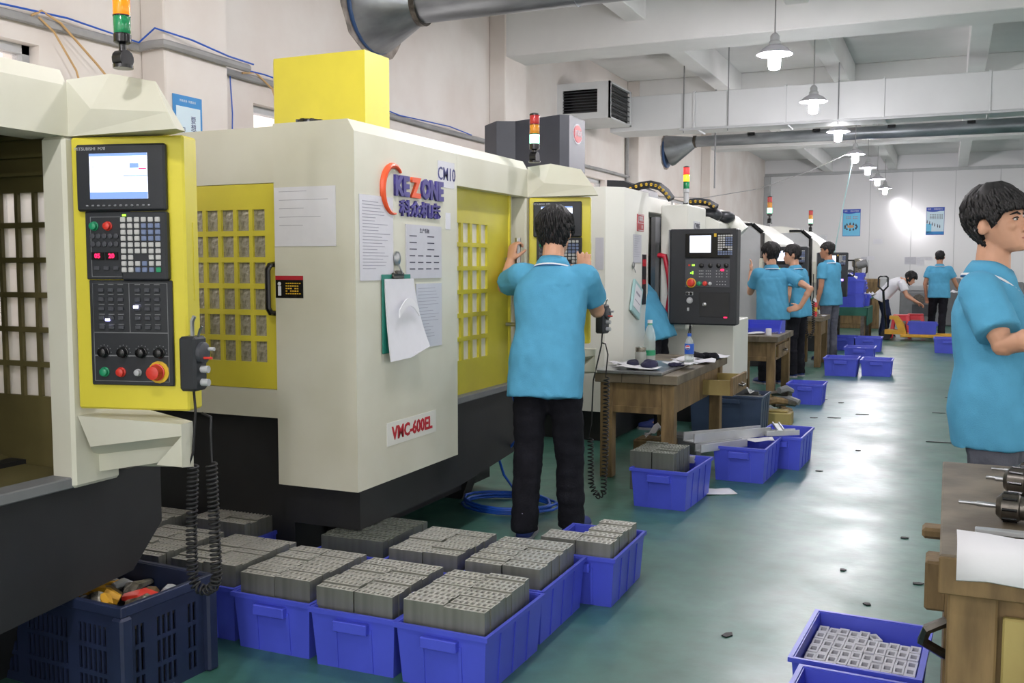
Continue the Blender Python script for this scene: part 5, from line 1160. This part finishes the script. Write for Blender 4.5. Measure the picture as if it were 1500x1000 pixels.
# bottom right: crate with short square tubes
crate('blue crate with square tube pieces at bottom right', -.215, 3.30, -3, sc=(1.10, 1.0, .9)); crate('blue crate below the square tube crate, cut by frame edge', -.20, 2.78, -3, sc=(1.10, 1.0, .9))
tb = MB(); q = .0315; e = .021
tb.rings([[(-q/1, -q*.9, 0), (q, -q*.9, 0), (q, q*.9, 0), (-q, q*.9, 0)], [(-q, -q*.9, .1), (q, -q*.9, .1), (q, q*.9, .1), (-q, q*.9, .1)], [(-e, -e, .1), (e, -e, .1), (e, e, .1), (-e, e, .1)], [(-e, -e, .02), (e, -e, .02), (e, e, .02), (-e, e, .02)]])
q = .016; tbm = MB(); q, e = .0158, .0095
tbm.rings([[(-q, -q*1.9, 0), (q, -q*1.9, 0), (q, q*1.9, 0), (-q, q*1.9, 0)], [(-q, -q*1.9, .1), (q, -q*1.9, .1), (q, q*1.9, .1), (-q, q*1.9, .1)], [(-e, -e*1.7, .1), (e, -e*1.7, .1), (e, e*1.7, .1), (-e, e*1.7, .1)], [(-e, -e*1.7, .03), (e, -e*1.7, .03), (e, e*1.7, .03), (-e, e*1.7, .03)]])
tme = tbm.mesh('square_tube', 'paper_grey')
for j in range(6):
    for k in range(10):
        if j == 5 and k > 5: continue
        o = bpy.data.objects.new('square_tube', tme); C.objects.link(o); a = R(-3); lx, ly = -.150+.0333*k, -.165+.064*j
        o.location = (-.215+lx*math.cos(a)-ly*math.sin(a), 3.30+lx*math.sin(a)+ly*math.cos(a), .05+rn.uniform(0, .005)); o.rotation_euler.z = a + rn.uniform(-.04, .04) + (.5 if (j, k) == (5, 5) else 0)
        tag(o, 'pale square tube in bottom right crate, %s row from front, %s from left' % (ORD[j], ORD[k]), 'metal part', 'square tubes in the bottom right crate')

# ------------------------------------------------------------------ benches
def bench(label, x0, x1, y0, y1, h, top=.06, leg=.085, ap=.20, over=.03, drawer=None, mt='wood_top', shelf=None):
    o = thing('workbench', label, 'workbench', ((x0+x1)/2, (y0+y1)/2, 0)); b = lambda m, n, t='wood': m.build(n, t, o, world=True)
    n = 3
    for k in range(n): xa = x0+(x1-x0)*k/n; b(MB().box(xa+.001, xa+(x1-x0)/n-.001, y0, y1, h-top, h, .004), 'top_plank', mt)
    for sx in (0, 1):
        for sy in (0, 1):
            xa = (x0+over) if sx == 0 else (x1-over-leg); ya = (y0+over) if sy == 0 else (y1-over-leg)
            b(MB().box(xa, xa+leg, ya, ya+leg, 0, h-top, .005), 'leg')
    for ya in (y0+over+.02, y1-over-.05): b(MB().box(x0+over+leg, x1-over-leg, ya, ya+.03, h-top-ap+.04, h-top), 'apron_board'); b(MB().box(x0+over+leg, x1-over-leg, ya-.012, ya+.042, h-top-ap, h-top-ap+.045, .003), 'rail')
    for xa in (x0+over+.02, x1-over-.05): b(MB().box(xa, xa+.03, y0+over+leg, y1-over-leg, h-top-ap, h-top), 'apron_board')
    if drawer:
        dy0, dy1, out = drawer; xo = x1-over+out; zt, zb = h-top-.04, h-top-.04-.13
        dr = bpy.data.objects.new('drawer', MB().box(xo-.02, xo, dy0, dy1, zb, zt, .003).mesh('drawer_front', 'wood')); C.objects.link(dr); dr.parent = o; i = rootmat(o).inverted(); dr.data.transform(i)
        for yy in (dy0+.01, dy1-.028): MB().box(xo-.36, xo-.02, yy, yy+.018, zb, zt-.02).build('drawer_side', 'wood_yellow', dr, world=True)
        MB().box(xo-.36, xo-.02, dy0+.02, dy1-.02, zb, zb+.012).build('drawer_bottom', 'wood_yellow', dr, world=True)
        MB().tube([(xo, (dy0+dy1)/2-.06, (zt+zb)/2), (xo+.03, (dy0+dy1)/2-.05, (zt+zb)/2-.01), (xo+.03, (dy0+dy1)/2+.05, (zt+zb)/2-.01), (xo, (dy0+dy1)/2+.06, (zt+zb)/2)], .008, 6).build('drawer_handle', 'dark_steel', dr, world=True)
    if shelf: b(MB().box(x0+over, x1-over, y0+over, y1-over, shelf, shelf+.02), 'shelf')
    return o
bench('wooden workbench with bottles and open drawer beside standing worker', -2.12, -1.56, 6.13, 7.68, .70, drawer=(7.05, 7.58, .20))
tag(MB().box(-2.13, -1.66, 6.11, 6.9, .702, .722, .003).build('steel_plate', 'steel'), 'flat steel plate lying on the first bench top', 'metal plate')
bench('wooden workbench in front of the two talking men', -2.17, -1.58, 10.28, 11.42, .68, drawer=(10.5, 11.2, .01))
bench('wooden workbench with red spray can further down', -1.98, -1.56, 14.1, 15.0, .70)
rb = bench('wooden workbench at right with tool holders on top', .0, .95, 2.30, 3.42, .775, top=.085, leg=.10, ap=.62, over=.02, mt='wood_top')
MB().box(0, .95, 2.288, 2.30, .69, .772, .003).build('edge_board', 'wood', rb, world=True)
for k in range(3):
    for z0 in (.06, .36): MB().box(.13+.23*k, .355+.23*k, 2.315, 2.335, z0, z0+.285, .004).build('cupboard_panel', 'wood_yellow', rb, world=True)
MB().box(.015, .03, 2.45, 3.3, .1, .66).build('side_panel', 'wood', rb, world=True)
MB().box(-.03, .02, 2.5, 2.60, .58, .70, .006).build('wooden_cleat', 'wood', rb, world=True); MB().box(-.045, .02, 2.86, 2.93, .66, .69, .008).build('wooden_cleat', 'wood', rb, world=True)
MB().tube([(.02, 2.38, .60), (-.02, 2.37, .58), (-.03, 2.40, .54), (.02, 2.44, .50)], .012, 6).build('bent_handle', 'dark_steel', rb, world=True)
def holder(label, p, d, L, s=1., tip=.10):
    o = thing('tool_holder', label, 'tool holder', p); d = Vector(d).normalized(); ax = (d.x, d.y, d.z); c = V(0, 0, .036*s)
    pr = [(.0, 0), (.022, 0), (.027, .006), (.034, .012), (.034, .05), (.029, .053), (.029, .075), (.022, .08), (.022, .10), (.031, .104), (.031, .118), (.026, .122), (.031, .126), (.031, .14), (.022, .145), (.014, .22), (.009, .225), (.009, .25)]
    MB().lathe([(r*s, z*s) for r, z in pr], c, ax, 20).build('holder_body', 'dark_steel', o, smooth=True)
    nt = MB()
    for k in range(8):
        a = k*math.pi/4; u = d.orthogonal().normalized(); v = d.cross(u); q = c + d*.031*s + (u*math.cos(a)+v*math.sin(a))*.034*s; nt.cyl(q-d*.016*s, q+d*.016*s, .004*s, n=6)
    nt.build('nut_grooves', 'black_gloss', o); MB().lathe([(.006*s, 0), (.0065*s, -tip*.5), (.0045*s, -tip*.55), (.0045*s, -tip)], c, ax, 10).build('cutter', 'steel', o, smooth=True)
    return o
holder('collet tool holder lying nearest on right bench, long thin drill', (.125, 2.66, .777), (1, -.12, 0), .25, 1.0, .085)
holder('collet tool holder lying second on right bench, short drill', (.16, 2.98, .777), (1, -.35, 0), .25, 1.1, .05); holder('slim tool holder lying farthest on right bench edge', (.20, 3.16, .777), (1, -.30, 0), .25, .85, .07)
tag(MB().box(.075, .62, 2.50, 2.525, .777, .79, .002).build('steel_bar', 'alu_raw'), 'thin pale bar lying behind white cloth on right bench', 'metal bar')
cl = MB(); n = 8; rows = []
for j in range(7):
    y, zz = [(2.47, .781), (2.42, .800), (2.36, .806), (2.31, .803), (2.288, .79), (2.283, .765), (2.282, .728)][j]
    rows.append([(.035+.06*k+(.012 if j == 0 and k == 0 else 0), y-.006*k*.3, zz+.004*math.sin(k*1.7+j)) for k in range(n)])
fr = [[*r, *[(x, y+.006 if j > 3 else y, zz-.004) for x, y, zz in r[::-1]]] for j, r in enumerate(rows)]
tag(cl.rings(fr).build('white_cloth', 'white_cloth', None, smooth=2), 'white cloth folded over near edge of right bench', 'cloth')

# ------------------------------------------------------------------ things on the benches
def bottle(label, p, r, h, parts, name='plastic_bottle'):
    o = thing(name, label, 'bottle', p)
    MB().lathe([(r*.85, 0), (r, .008), (r, h*.28), (r*.95, h*.32), (r, h*.36), (r, h*.62), (r*.75, h*.78), (r*.38, h*.88), (r*.36, h*.93), (r*.30, h*.93), (r*.30, h*.86)], n=20).build('bottle_body', 'bottle_plastic', o, smooth=True)
    for nm, m, a, b, rr_ in parts: MB().lathe([(r*rr_, h*a), (r*rr_, h*b)], n=20).build(nm, m, o, smooth=True)
    return o
bt = bottle('clear drinking bottle with white cap on first bench, green label', (-1.885, 6.62, .722), .040, .31, [('cap', 'white_cloth', .92, .99, .42), ('neck_ring', 'button_green', .89, .915, .44), ('label', 'button_green', .20, .32, 1.01)])
bt2 = bottle('small murky water bottle without label on first bench, cut off', (-1.915, 6.5, .722), .040, .14, [('murky_water', 'gold_grey', .04, .9, .9)])
cb2 = bottle('soda bottle with blue cap and blue label on first bench', (-1.665, 6.86, .702), .033, .225, [('cap', 'cable_blue', .91, 1.0, .45), ('label', 'cable_blue', .36, .68, 1.02)])
# round red, white and blue mark on the label, facing the camera
dv = V(.15, -1, 0).normalized(); rv = V(1, .15, 0).normalized()
def half(z0, z1, m, nm):
    q = MB(); pts = []
    for k in range(13): a = R(z0+(z1-z0)*k/12); pts.append(dv*.0345 + rv*(.017*math.cos(a)-.008) + V(0, 0, .128+.017*math.sin(a)))
    q.rings([pts, [p_+dv*.0015 for p_ in pts]]).build(nm, m, cb2)
half(0, 360, 'paper', 'mark_disc')
def half2(z0, z1, m, nm, off):
    q = MB(); pts = []
    for k in range(13): a = R(z0+(z1-z0)*k/12); pts.append(dv*(.0345+off) + rv*(.015*math.cos(a)-.008) + V(0, 0, .128+.015*math.sin(a)))
    q.rings([pts, [p_+dv*.0012 for p_ in pts]]).build(nm, m, cb2)
half2(15, 165, 'red_plastic', 'mark_upper', .0015); half2(205, 345, 'logo_purple', 'mark_lower', .0015)
def rag(label, p, s, m='rag', seed=1, name='work_gloves', cat='gloves'):
    rnd = random.Random(seed); b = MB()
    for k in range(7): b.ell((rnd.uniform(-1, 1)*s, rnd.uniform(-.6, .6)*s*.8, s*.22), s*rnd.uniform(.4, .7), s*rnd.uniform(.3, .5), s*rnd.uniform(.2, .42), 10, M=Matrix.Rotation(rnd.uniform(0, 3), 3, 'Z'))
    for v in b.v: v.z = max(v.z, 0)
    o = remesh(b, name, m, None, s*.07, 2, lambda c: s*.06*noise.noise(c*(6/s*.5))); tag(o, label, cat); o.location = p; return o
rag('heap of dark gloves on the plate at front of first bench', (-1.86, 6.34, .724), .10, seed=1); rag('small dark glove right of the heap on first bench', (-1.68, 6.52, .724), .05, seed=2); rag('black crumpled cloth at far end of first bench', (-1.66, 7.32, .702), .10, m='trousers', seed=3, name='crumpled_cloth', cat='cloth')
for k, (x, y, w, d, rz, nm) in enumerate(((-1.86, 6.25, .30, .16, 5, 'under the dark gloves at bench front'), (-2.03, 6.45, .16, .2, 30, 'at left end of the first bench'), (-1.66, 6.62, .20, .2, -15, 'between glove and soda bottle'), (-1.60, 7.05, .16, .25, 10, 'right of the soda bottle on bench edge'), (-1.75, 7.2, .2, .2, 40, 'before the black cloth'), (-1.62, 7.5, .2, .25, 5, 'at far right corner of first bench'))):
    flat_sheet('white paper '+nm, (x, y, .722 if y < 6.9 else .702), w, d, rz, bend=.012, seed=k, m='paper')
tray = thing('parts_tray', 'blue open fronted parts tray on second bench', 'tray', (-1.83, 10.95, .68), R(-4))
MB().prism([(-.12, 0), (.12, 0), (.12, .09), (.10, .09), (.10, .01), (-.10, .01), (-.12, .05)], 'x', -.19, .19).build('tray_body', 'bin_blue', tray)
for x in (-.2, .19): MB().prism([(-.16, .0), (.12, 0), (.12, .13), (-.02, .13)], 'x', x, x+.012).build('tray_side', 'bin_blue', tray)
MB().box(-.19, .19, .108, .12, .0, .13).build('tray_back', 'bin_blue', tray)
flat_sheet('white paper in front of blue tray on second bench', (-1.92, 10.62, .68), .3, .2, 8, bend=.012, seed=8); flat_sheet('white paper at right of second bench', (-1.70, 11.0, .68), .12, .4, 5, bend=.01, seed=9)
tag(at(MB().lathe([(.028, 0), (.03, .005), (.03, .07), (.026, .075)]).build('white_cup', 'paper', None, smooth=True), (-1.70, 10.45, .68)), 'small white cup near front corner of second bench', 'cup')
tag(at(MB().box(-.05, .05, -.03, .03, 0, .06, .01).cyl((-.02, 0, .06), (-.02, 0, .075), .012).build('black_gauge', 'black_panel', None, smooth=True), (-2.10, 10.45, .68)), 'small black gauge box at left corner of second bench', 'gauge')
o = thing('spray_can', 'red spray can with white cap on third bench', 'can', (-1.70, 14.3, .70))
MB().lathe([(.032, 0), (.034, .005), (.034, .18), (.026, .20)]).build('can_body', 'red_plastic', o, smooth=True); MB().lathe([(.026, .20), (.024, .23), (.008, .26)]).build('cap', 'white_cloth', o, smooth=True); MB().lathe([(.0345, .07), (.0345, .13)]).build('label', 'button_yellow', o, smooth=True)
for k in range(3): flat_sheet('white paper scrap on the third bench, %s' % ['left', 'middle', 'right'][k], (-1.86+.12*k, 14.2+.1*k, .70), .12, .1, 20*k, bend=.008, seed=12+k)
# under the first bench: oddments
for k, (x, y, zz, m, nm) in enumerate(((-1.9, 6.85, 0, 'wood', 'brown box'), (-1.78, 7.1, 0, 'mid_grey', 'grey box'))):
    tag(at(MB().box(-.14, .14, -.1, .1, 0, .16, .01).box(-.12, .12, -.08, .08, .16, .165).build('storage_box', m), (x, y, zz)), nm+' on floor under the first bench', 'box')
flat_sheet('bent white paper standing in clutter under first bench', (-1.88, 6.8, .165), .16, .16, 20, bend=.05, seed=4)
channel('slotted rail piece leaning on crate beneath first bench', (-1.66, 5.93, .19), (-1.40, 5.95, .19), .05, .04)

# ------------------------------------------------------------------ hand pendants with coiled leads, air hose
def coil(p0, p1, r, turns, tr, n=14):
    p0, p1 = Vector(p0), Vector(p1); d = (p1-p0); t = d.normalized(); u = t.orthogonal().normalized(); v = t.cross(u); N = int(turns*n)
    return [p0 + d*(k/N) + (u*math.cos(2*math.pi*k/n)+v*math.sin(2*math.pi*k/n))*r for k in range(N+1)]
def coil_path(path, r, pitch, n=10):
    P = [Vector(p) for p in path]; out = []; a = 0.
    seg = [];
    for i in range(len(P)-1):
        for t in range(20): seg.append(P[i].lerp(P[i+1], t/20))
    L = 0; side = V(.3, -.95, 0).normalized()
    for i in range(len(seg)-1):
        d = seg[i+1]-seg[i]; t = d.normalized(); s_ = (side - t*side.dot(t)).normalized(); b_ = t.cross(s_); k = max(1, int(d.length/pitch*n))
        for q in range(k):
            a += d.length/k/pitch*2*math.pi; out.append(seg[i] + d*q/k + (s_*math.cos(a)+b_*math.sin(a))*r)
    return out
def handwheel(label, p, rz, lead):
    o = thing('hand_pendant', label, 'controller', p, rz)
    MB().box(-.028, .028, -.035, .035, 0, .165, .008).build('pendant_body', 'black_panel', o)
    MB().lathe([(.032, 0), (.032, .012), (.026, .015)], (.028, -.0, .115), (1, 0, 0), 18).build('handwheel', 'dark_grey', o, smooth=True); MB().cyl((.043, .018, .125), (.062, .018, .125), .006).build('wheel_crank', 'light_grey', o, smooth=True)
    for z in (.065, .025): MB().cyl((.028, 0, z), (.052, 0, z), .011).build('selector_knob', 'light_grey', o, smooth=True)
    MB().cyl((.043, -.01, .10), (.07, -.01, .10), .004).build('red_pointer', 'button_red', o, smooth=True)
    MB().tube([(0, 0, .165), (0, 0, .21), (.008, 0, .225)], .007, 6).tube([(.02, 0, .165), (.026, 0, .185), (.034, 0, .195)], .004, 5).build('hanging_hook', 'steel', o, smooth=True)
    MB().tube(lead(o), .0042, 5).build('coiled_lead', 'rubber', o, world=True, smooth=2)
    return o
hx, hy, hz = -2.085, 2.32, 1.025
def lead1(o):
    return ([V(hx, hy, hz), V(hx+.005, hy, hz-.06), V(hx+.0, hy-.01, hz-.19)] + coil_path([(hx, hy-.01, .80), (hx-.005, hy-.02, .60), (hx-.005, hy-.02, .455), (hx+.012, hy-.02, .42), (hx+.042, hy-.015, .412), (hx+.07, hy-.01, .43), (hx+.08, hy-.01, .46), (hx+.075, hy-.01, .62), (hx+.07, hy-.01, .82)], .0145, .0135) + [V(hx+.06, hy, .90), V(hx+.055, hy+.01, .945), V(hx+.02, hy+.01, .955)])
handwheel('black hand pendant on left panel with long coiled lead looping down', (hx, hy, hz), R(10), lead1)
kx, ky, kz = -1.793, 5.315, 1.02
def lead2(o):
    return [V(kx, ky, kz), V(kx-.005, ky, .95), V(kx-.045, ky-.02, .75), V(kx-.055, ky-.02, .5)] + coil_path([(kx-.06, ky-.02, .42), (kx-.055, ky-.02, .15), (kx-.02, ky-.02, .08), (kx+.02, ky-.02, .10), (kx+.03, ky-.02, .3), (kx+.035, ky-.02, .80)], .016, .022, 8) + [V(kx+.035, ky, .90), V(kx+.02, ky, .96), V(kx, ky, .965)]
handwheel('black hand pendant on middle panel beside the operator elbow', (kx, ky, kz), R(-10), lead2)
def lead3(o):
    q = V(-1.98, 8.2, .90); return [q, q+V(-.0, 0, -.12)] + coil_path([q+V(0, 0, -.13), q+V(0, 0, -.28)], .012, .016, 8)
tag(MB().tube(lead3(None), .005, 5).build('coiled_cable', 'rubber', None, smooth=2), 'short coiled black cable hanging beneath black control panel', 'cable')
tag(MB().tube([(-2.02, 8.35, .91), (-2.04, 8.3, .7), (-2.05, 8.3, .55)], .006, 6).build('straight_cable', 'rubber', None, smooth=2), 'straight black cable hanging beneath black control panel', 'cable')
tag(MB().tube([V(-1.63, 13.5, 1.3), V(-1.62, 13.45, 1.0)] + coil_path([(-1.62, 13.45, .95), (-1.61, 13.45, .55), (-1.66, 13.45, .45), (-1.70, 13.45, .55), (-1.70, 13.45, .8)], .018, .03, 8), .007, 5).build('coiled_cable', 'rubber', None, smooth=2), 'black coiled cable looping down beside the third bench', 'cable')
hose = [AY(748, 545, 5.0), AY(750, 572, 4.95), AY(757, 600, 4.95), AY(761, 640, 4.98), V(-2.18, 5.05, .45), AY(731, 672, 5.2), AY(738, 695, 5.25), G(752, 715, .02)]
nC = 60; c0 = G(747, 742)
hose += [c0 + V((.27-.03*math.sin(k*.6))*math.cos(.6+k*2*math.pi/15), (.20-.02*math.cos(k*.4))*math.sin(.6+k*2*math.pi/15), .012+.010*(k//15)) for k in range(nC)]
tag(MB().tube(hose, .008, 8).build('air_hose', 'cable_blue', None, smooth=2), 'blue air hose hanging from door and coiled on floor behind operator', 'hose')
# litter on the floor
for k, (u, v, l, a) in enumerate(((1066, 930, .06, 1.2), (1205, 585, .10, .2), (1222, 612, .12, .1), (1192, 612, .07, .3), (1178, 648, .06, 0), (1232, 590, .06, .4), (1263, 607, .12, .1), (1378, 648, .22, .05), (1375, 605, .12, .1), (1388, 582, .07, .8), (1257, 660, .04, .2), (1200, 690, .05, .1), (1325, 788, .04, .1), (1345, 855, .05, .3), (1270, 885, .03, .9), (1235, 835, .03, .2))):
    p = G(u, v); o = MB().prism([(-l/2, -.012), (l*.1, -.018), (l/2, 0), (l*.15, .014), (-l*.4, .012)], 'z', 0, .004).build('floor_scrap', 'rubber'); o.location = (p.x, p.y, .001); o.rotation_euler.z = a; tag(o, 'dark shred of litter on green floor, ' + ('nearest the camera' if v > 900 else 'near the square tube crate' if v > 750 else 'in mid aisle' if v > 635 else 'far along the aisle left' if u < 1250 else 'far along the aisle by the right man' if u > 1300 else 'far along the aisle centre'), 'litter', 'shreds on the floor')

# ------------------------------------------------------------------ the far end
pj = thing('pallet_jack', 'yellow pallet jack with black handle in far aisle', 'pallet jack', (-.9, 20., 0))
b = lambda m, n, t, **k: m.build(n, t, pj, world=True, **k)
b(MB().prism([(-1.08, .12), (-.70, .12), (-.70, .16), (-.74, .30), (-.86, .46), (-1.00, .46), (-1.0, .40), (-.92, .40), (-.84, .20), (-1.08, .20)], 'y', 19.9, 20.25), 'pump_housing', 'jack_yellow')
for y in (19.86, 20.3): b(MB().box(-.80, .38, y, y+.15, .07, .125, .01), 'fork', 'jack_yellow'); b(MB().lathe([(.04, 0), (.04, .1)], (.25, y+.02, .04), (0, 1, 0)), 'fork_roller', 'rubber', smooth=True)
for y in (19.95, 20.15): b(MB().lathe([(.09, 0), (.10, .01), (.10, .05), (.09, .06)], (-1.06, y, .10), (0, 1, 0), 20), 'steer_wheel', 'rubber', smooth=True)
b(MB().tube([(-1.06, 20.1, .2), (-1.12, 20.05, .8), (-1.13, 20.03, .95)], .022, 8), 'handle_shaft', 'black_gloss', smooth=True)
b(MB().tube([(-1.13, 20.03, .93), (-1.22, 20.03, 1.02), (-1.22, 20.03, 1.18), (-1.19, 20.03, 1.21), (-1.08, 20.03, 1.21), (-1.05, 20.03, 1.18), (-1.05, 20.03, 1.02), (-1.13, 20.03, .93)], .016, 8), 'handle_loop', 'black_gloss', smooth=True)
def stool(label, x, y, z):
    o = thing('plastic_stool', label, 'stool', (x, y, z)); MB().box(-.15, .15, -.15, .15, .43, .455, .01).build('seat', 'red_plastic', o)
    for sx in (-1, 1):
        for sy in (-1, 1):
            q = lambda c, zz, w: [(sx*c-w, sy*c-w, zz), (sx*c+w, sy*c-w, zz), (sx*c+w, sy*c+w, zz), (sx*c-w, sy*c+w, zz)]
            MB().rings([q(.165, 0, .028), q(.15, .2, .032), q(.122, .435, .03)]).build('leg', 'red_plastic', o)
    for s in (-1, 1): MB().box(-.12, .12, s*.135-.008, s*.135+.008, .34, .43).build('apron', 'red_plastic', o); MB().box(s*.135-.008, s*.135+.008, -.12, .12, .34, .43).build('apron', 'red_plastic', o)
    return o
stool('red plastic stool on pallet jack, left of two', AY(1322, 400, 20.75).x, 20.75, 0); stool('red plastic stool behind the first, right of two', AY(1343, 400, 21.2).x, 21.2, 0)
crate('small blue crate on the pallet jack forks', -.42, 20.1, 90, sc=(.9, 1.05, 1.1), z=.128)
# green clothed table with blue crates, more benches along the left
gt = thing('covered_table', 'table with hanging green cloth beside far machines', 'table', (-1.75, 18.2, 0))
b = lambda m, n, t, **k: m.build(n, t, gt, world=True, **k)
b(MB().box(-1.88, -1.25, 17.7, 18.9, .66, .70, .01), 'tabletop', 'green_cloth'); b(MB().box(-1.88, -1.24, 17.68, 17.70, .56, .70), 'cloth_front', 'green_cloth'); b(MB().box(-1.25, -1.235, 17.68, 18.9, .40, .70), 'cloth_side', 'green_cloth')
for x in (-1.85, -1.35):
    for y in (17.75, 18.8): b(MB().box(x, x+.06, y, y+.06, 0, .66), 'leg', 'dark_steel')
g2 = thing('covered_table', 'taller green topped table behind the green clothed one', 'table', (-1.6, 20.2, 0)); b = lambda m, n, t, **k: m.build(n, t, g2, world=True, **k)
b(MB().box(-2.2, -1.35, 19.5, 20.9, .76, .80, .01), 'tabletop', 'green_cloth'); b(MB().box(-2.0, -1.40, 19.48, 19.5, .48, .78), 'cloth_front', 'green_cloth')
for x in (-2.15, -1.45):
    for y in (19.55, 20.8): b(MB().box(x, x+.07, y, y+.07, 0, .76), 'leg', 'wood')
for k, (x, y, zz, rz, nm, s) in enumerate(((-1.59, 18.0, .70, 90, 'on green cloth, lower of stack at left', 1.1), (-1.59, 18.0, .935, 90, 'on green cloth, topmost of stack at left', 1.1), (-1.52, 18.55, .70, 90, 'on green cloth, right of the stack', 1.0), (-1.75, 20.3, .80, 90, 'on taller green table', 1.15), (-1.78, 20.35, 1.045, 90, 'upturned on top of the crate on taller green table', 1.1))): crate('blue crate '+nm, x, y, rz, z=zz, sc=(1, 1.1*s, s))
for k, (x, y, zz) in enumerate(((-1.59, 18.0, 1.165), (-1.52, 19.75, .80), (-1.42, 19.9, .80))): flat_sheet('crumpled white plastic sheet %s' % ['on top of the crate stack', 'at front of taller green table', 'at right corner of taller green table'][k], (x, y, zz), .3, .25, 20*k, bend=.06, seed=30+k)
pm = thing('old_pump', 'grey green old pump with gauge on a brown cabinet', 'pump', (-1.9, 23.8, 1.12))
MB().lathe([(.16, 0), (.16, .05), (.09, .08), (.09, .25), (.13, .28), (.13, .42), (.06, .46)]).build('pump_body', 'gold_grey', pm, smooth=True); MB().cyl((.0, -.1, .3), (.2, -.12, .36), .09).build('motor', 'mid_grey', pm, smooth=True); MB().lathe([(.09, 0), (.09, .03)], (-.16, -.1, .12), (0, -1, 0)).build('gauge', 'dark_grey', pm, smooth=True); MB().tube([(.1, 0, .05), (.2, -.05, .15), (.2, -.05, .3)], .02, 6).build('pipe', 'dark_steel', pm, smooth=True)
o = thing('cabinet', 'brown low cabinet carrying the old pump', 'cabinet', (-1.95, 23.8, 0)); MB().box(-.6, .55, -.3, .3, 0, 1.12, .01).build('cabinet_body', 'wood', o); MB().box(-.55, -.03, -.315, -.3, .1, 1.05, .004).build('door', 'wood', o); MB().box(.0, .5, -.315, -.3, .1, 1.05, .004).build('door', 'wood', o); MB().box(.55, .68, -.25, .25, 0, 1.13).build('side_post', 'light_grey', o)
el = thing('electric_cabinet', 'tall grey terminal cabinet with dark slots behind farthest panel', 'cabinet', (-2.35, 19.0, 0)); MB().box(-.28, .0, 0, .3, .4, 2.02, .008).box(.0, .24, .05, .3, .4, 1.98, .008).build('cabinet_body', 'light_grey', el); MB().box(.07, .19, .03, .05, 1.4, 1.8).build('terminal_strip', 'dark_grey', el)
for k in range(4): MB().box(.10, .16, .022, .03, 1.44+.09*k, 1.47+.09*k).build('terminal', 'light_grey', el)
for z in (.0, .3): MB().box(-.2, .2, .05, .28, z, z+.1).build('foot', 'mid_grey', el)
def far_machine(label, x0, x1, y, h, m):
    o = thing('grinding_machine', label, 'machine', ((x0+x1)/2, y, 0)); w = x1-x0
    MB().box(-w/2, w/2, -.35, .35, .0, h*.72, .03).build('machine_bed', m, o); MB().box(-w*.42, w*.3, -.25, .25, h*.72, h*.86, .03).build('carriage', 'light_grey', o)
    MB().box(w*.22, w*.45, -.3, .25, h*.70, h, .03).build('headstock', 'mid_grey', o); MB().lathe([(.13, 0), (.13, .05)], (-w*.2, -.36, h*.55), (0, -1, 0)).build('handwheel', 'dark_steel', o, smooth=True); MB().box(-w*.3, w*.05, -.36, -.35, h*.2, h*.45).build('panel', 'dark_grey', o)
    MB().lathe([(.06, 0), (.05, .1)], (-w*.1, 0, h*.86), (0, 0, 1)).build('valve', 'dark_grey', o, smooth=True); return o
far_machine('long grey machine against back wall behind bending woman', -1.05, .35, 25.5, 1.12, 'mid_grey'); far_machine('grey green machine behind the walking man', .2, 1.6, 24.6, 1.05, 'mid_grey')
tag(at(MB().box(-.03, .03, -.01, 0, -.03, .03, .004).build('red_lamp', 'led_red'), (-.55, 25.13, .62)), 'red warning lamp on far grey machine', 'lamp')
tag(MB().tube([(.35, 22.5, .0), (.35, 22.5, 1.12), (.40, 22.5, 1.18), (.62, 22.5, 1.2)], .02, 8).build('tube_rail', 'dark_grey', None, smooth=True), 'dark bent tube handle right of walking man', 'handle')
flat_sheet('tilted white sheet held low by machine right of walking man', (.22, 22.4, .80), .35, .3, 20, bend=.05, seed=44)
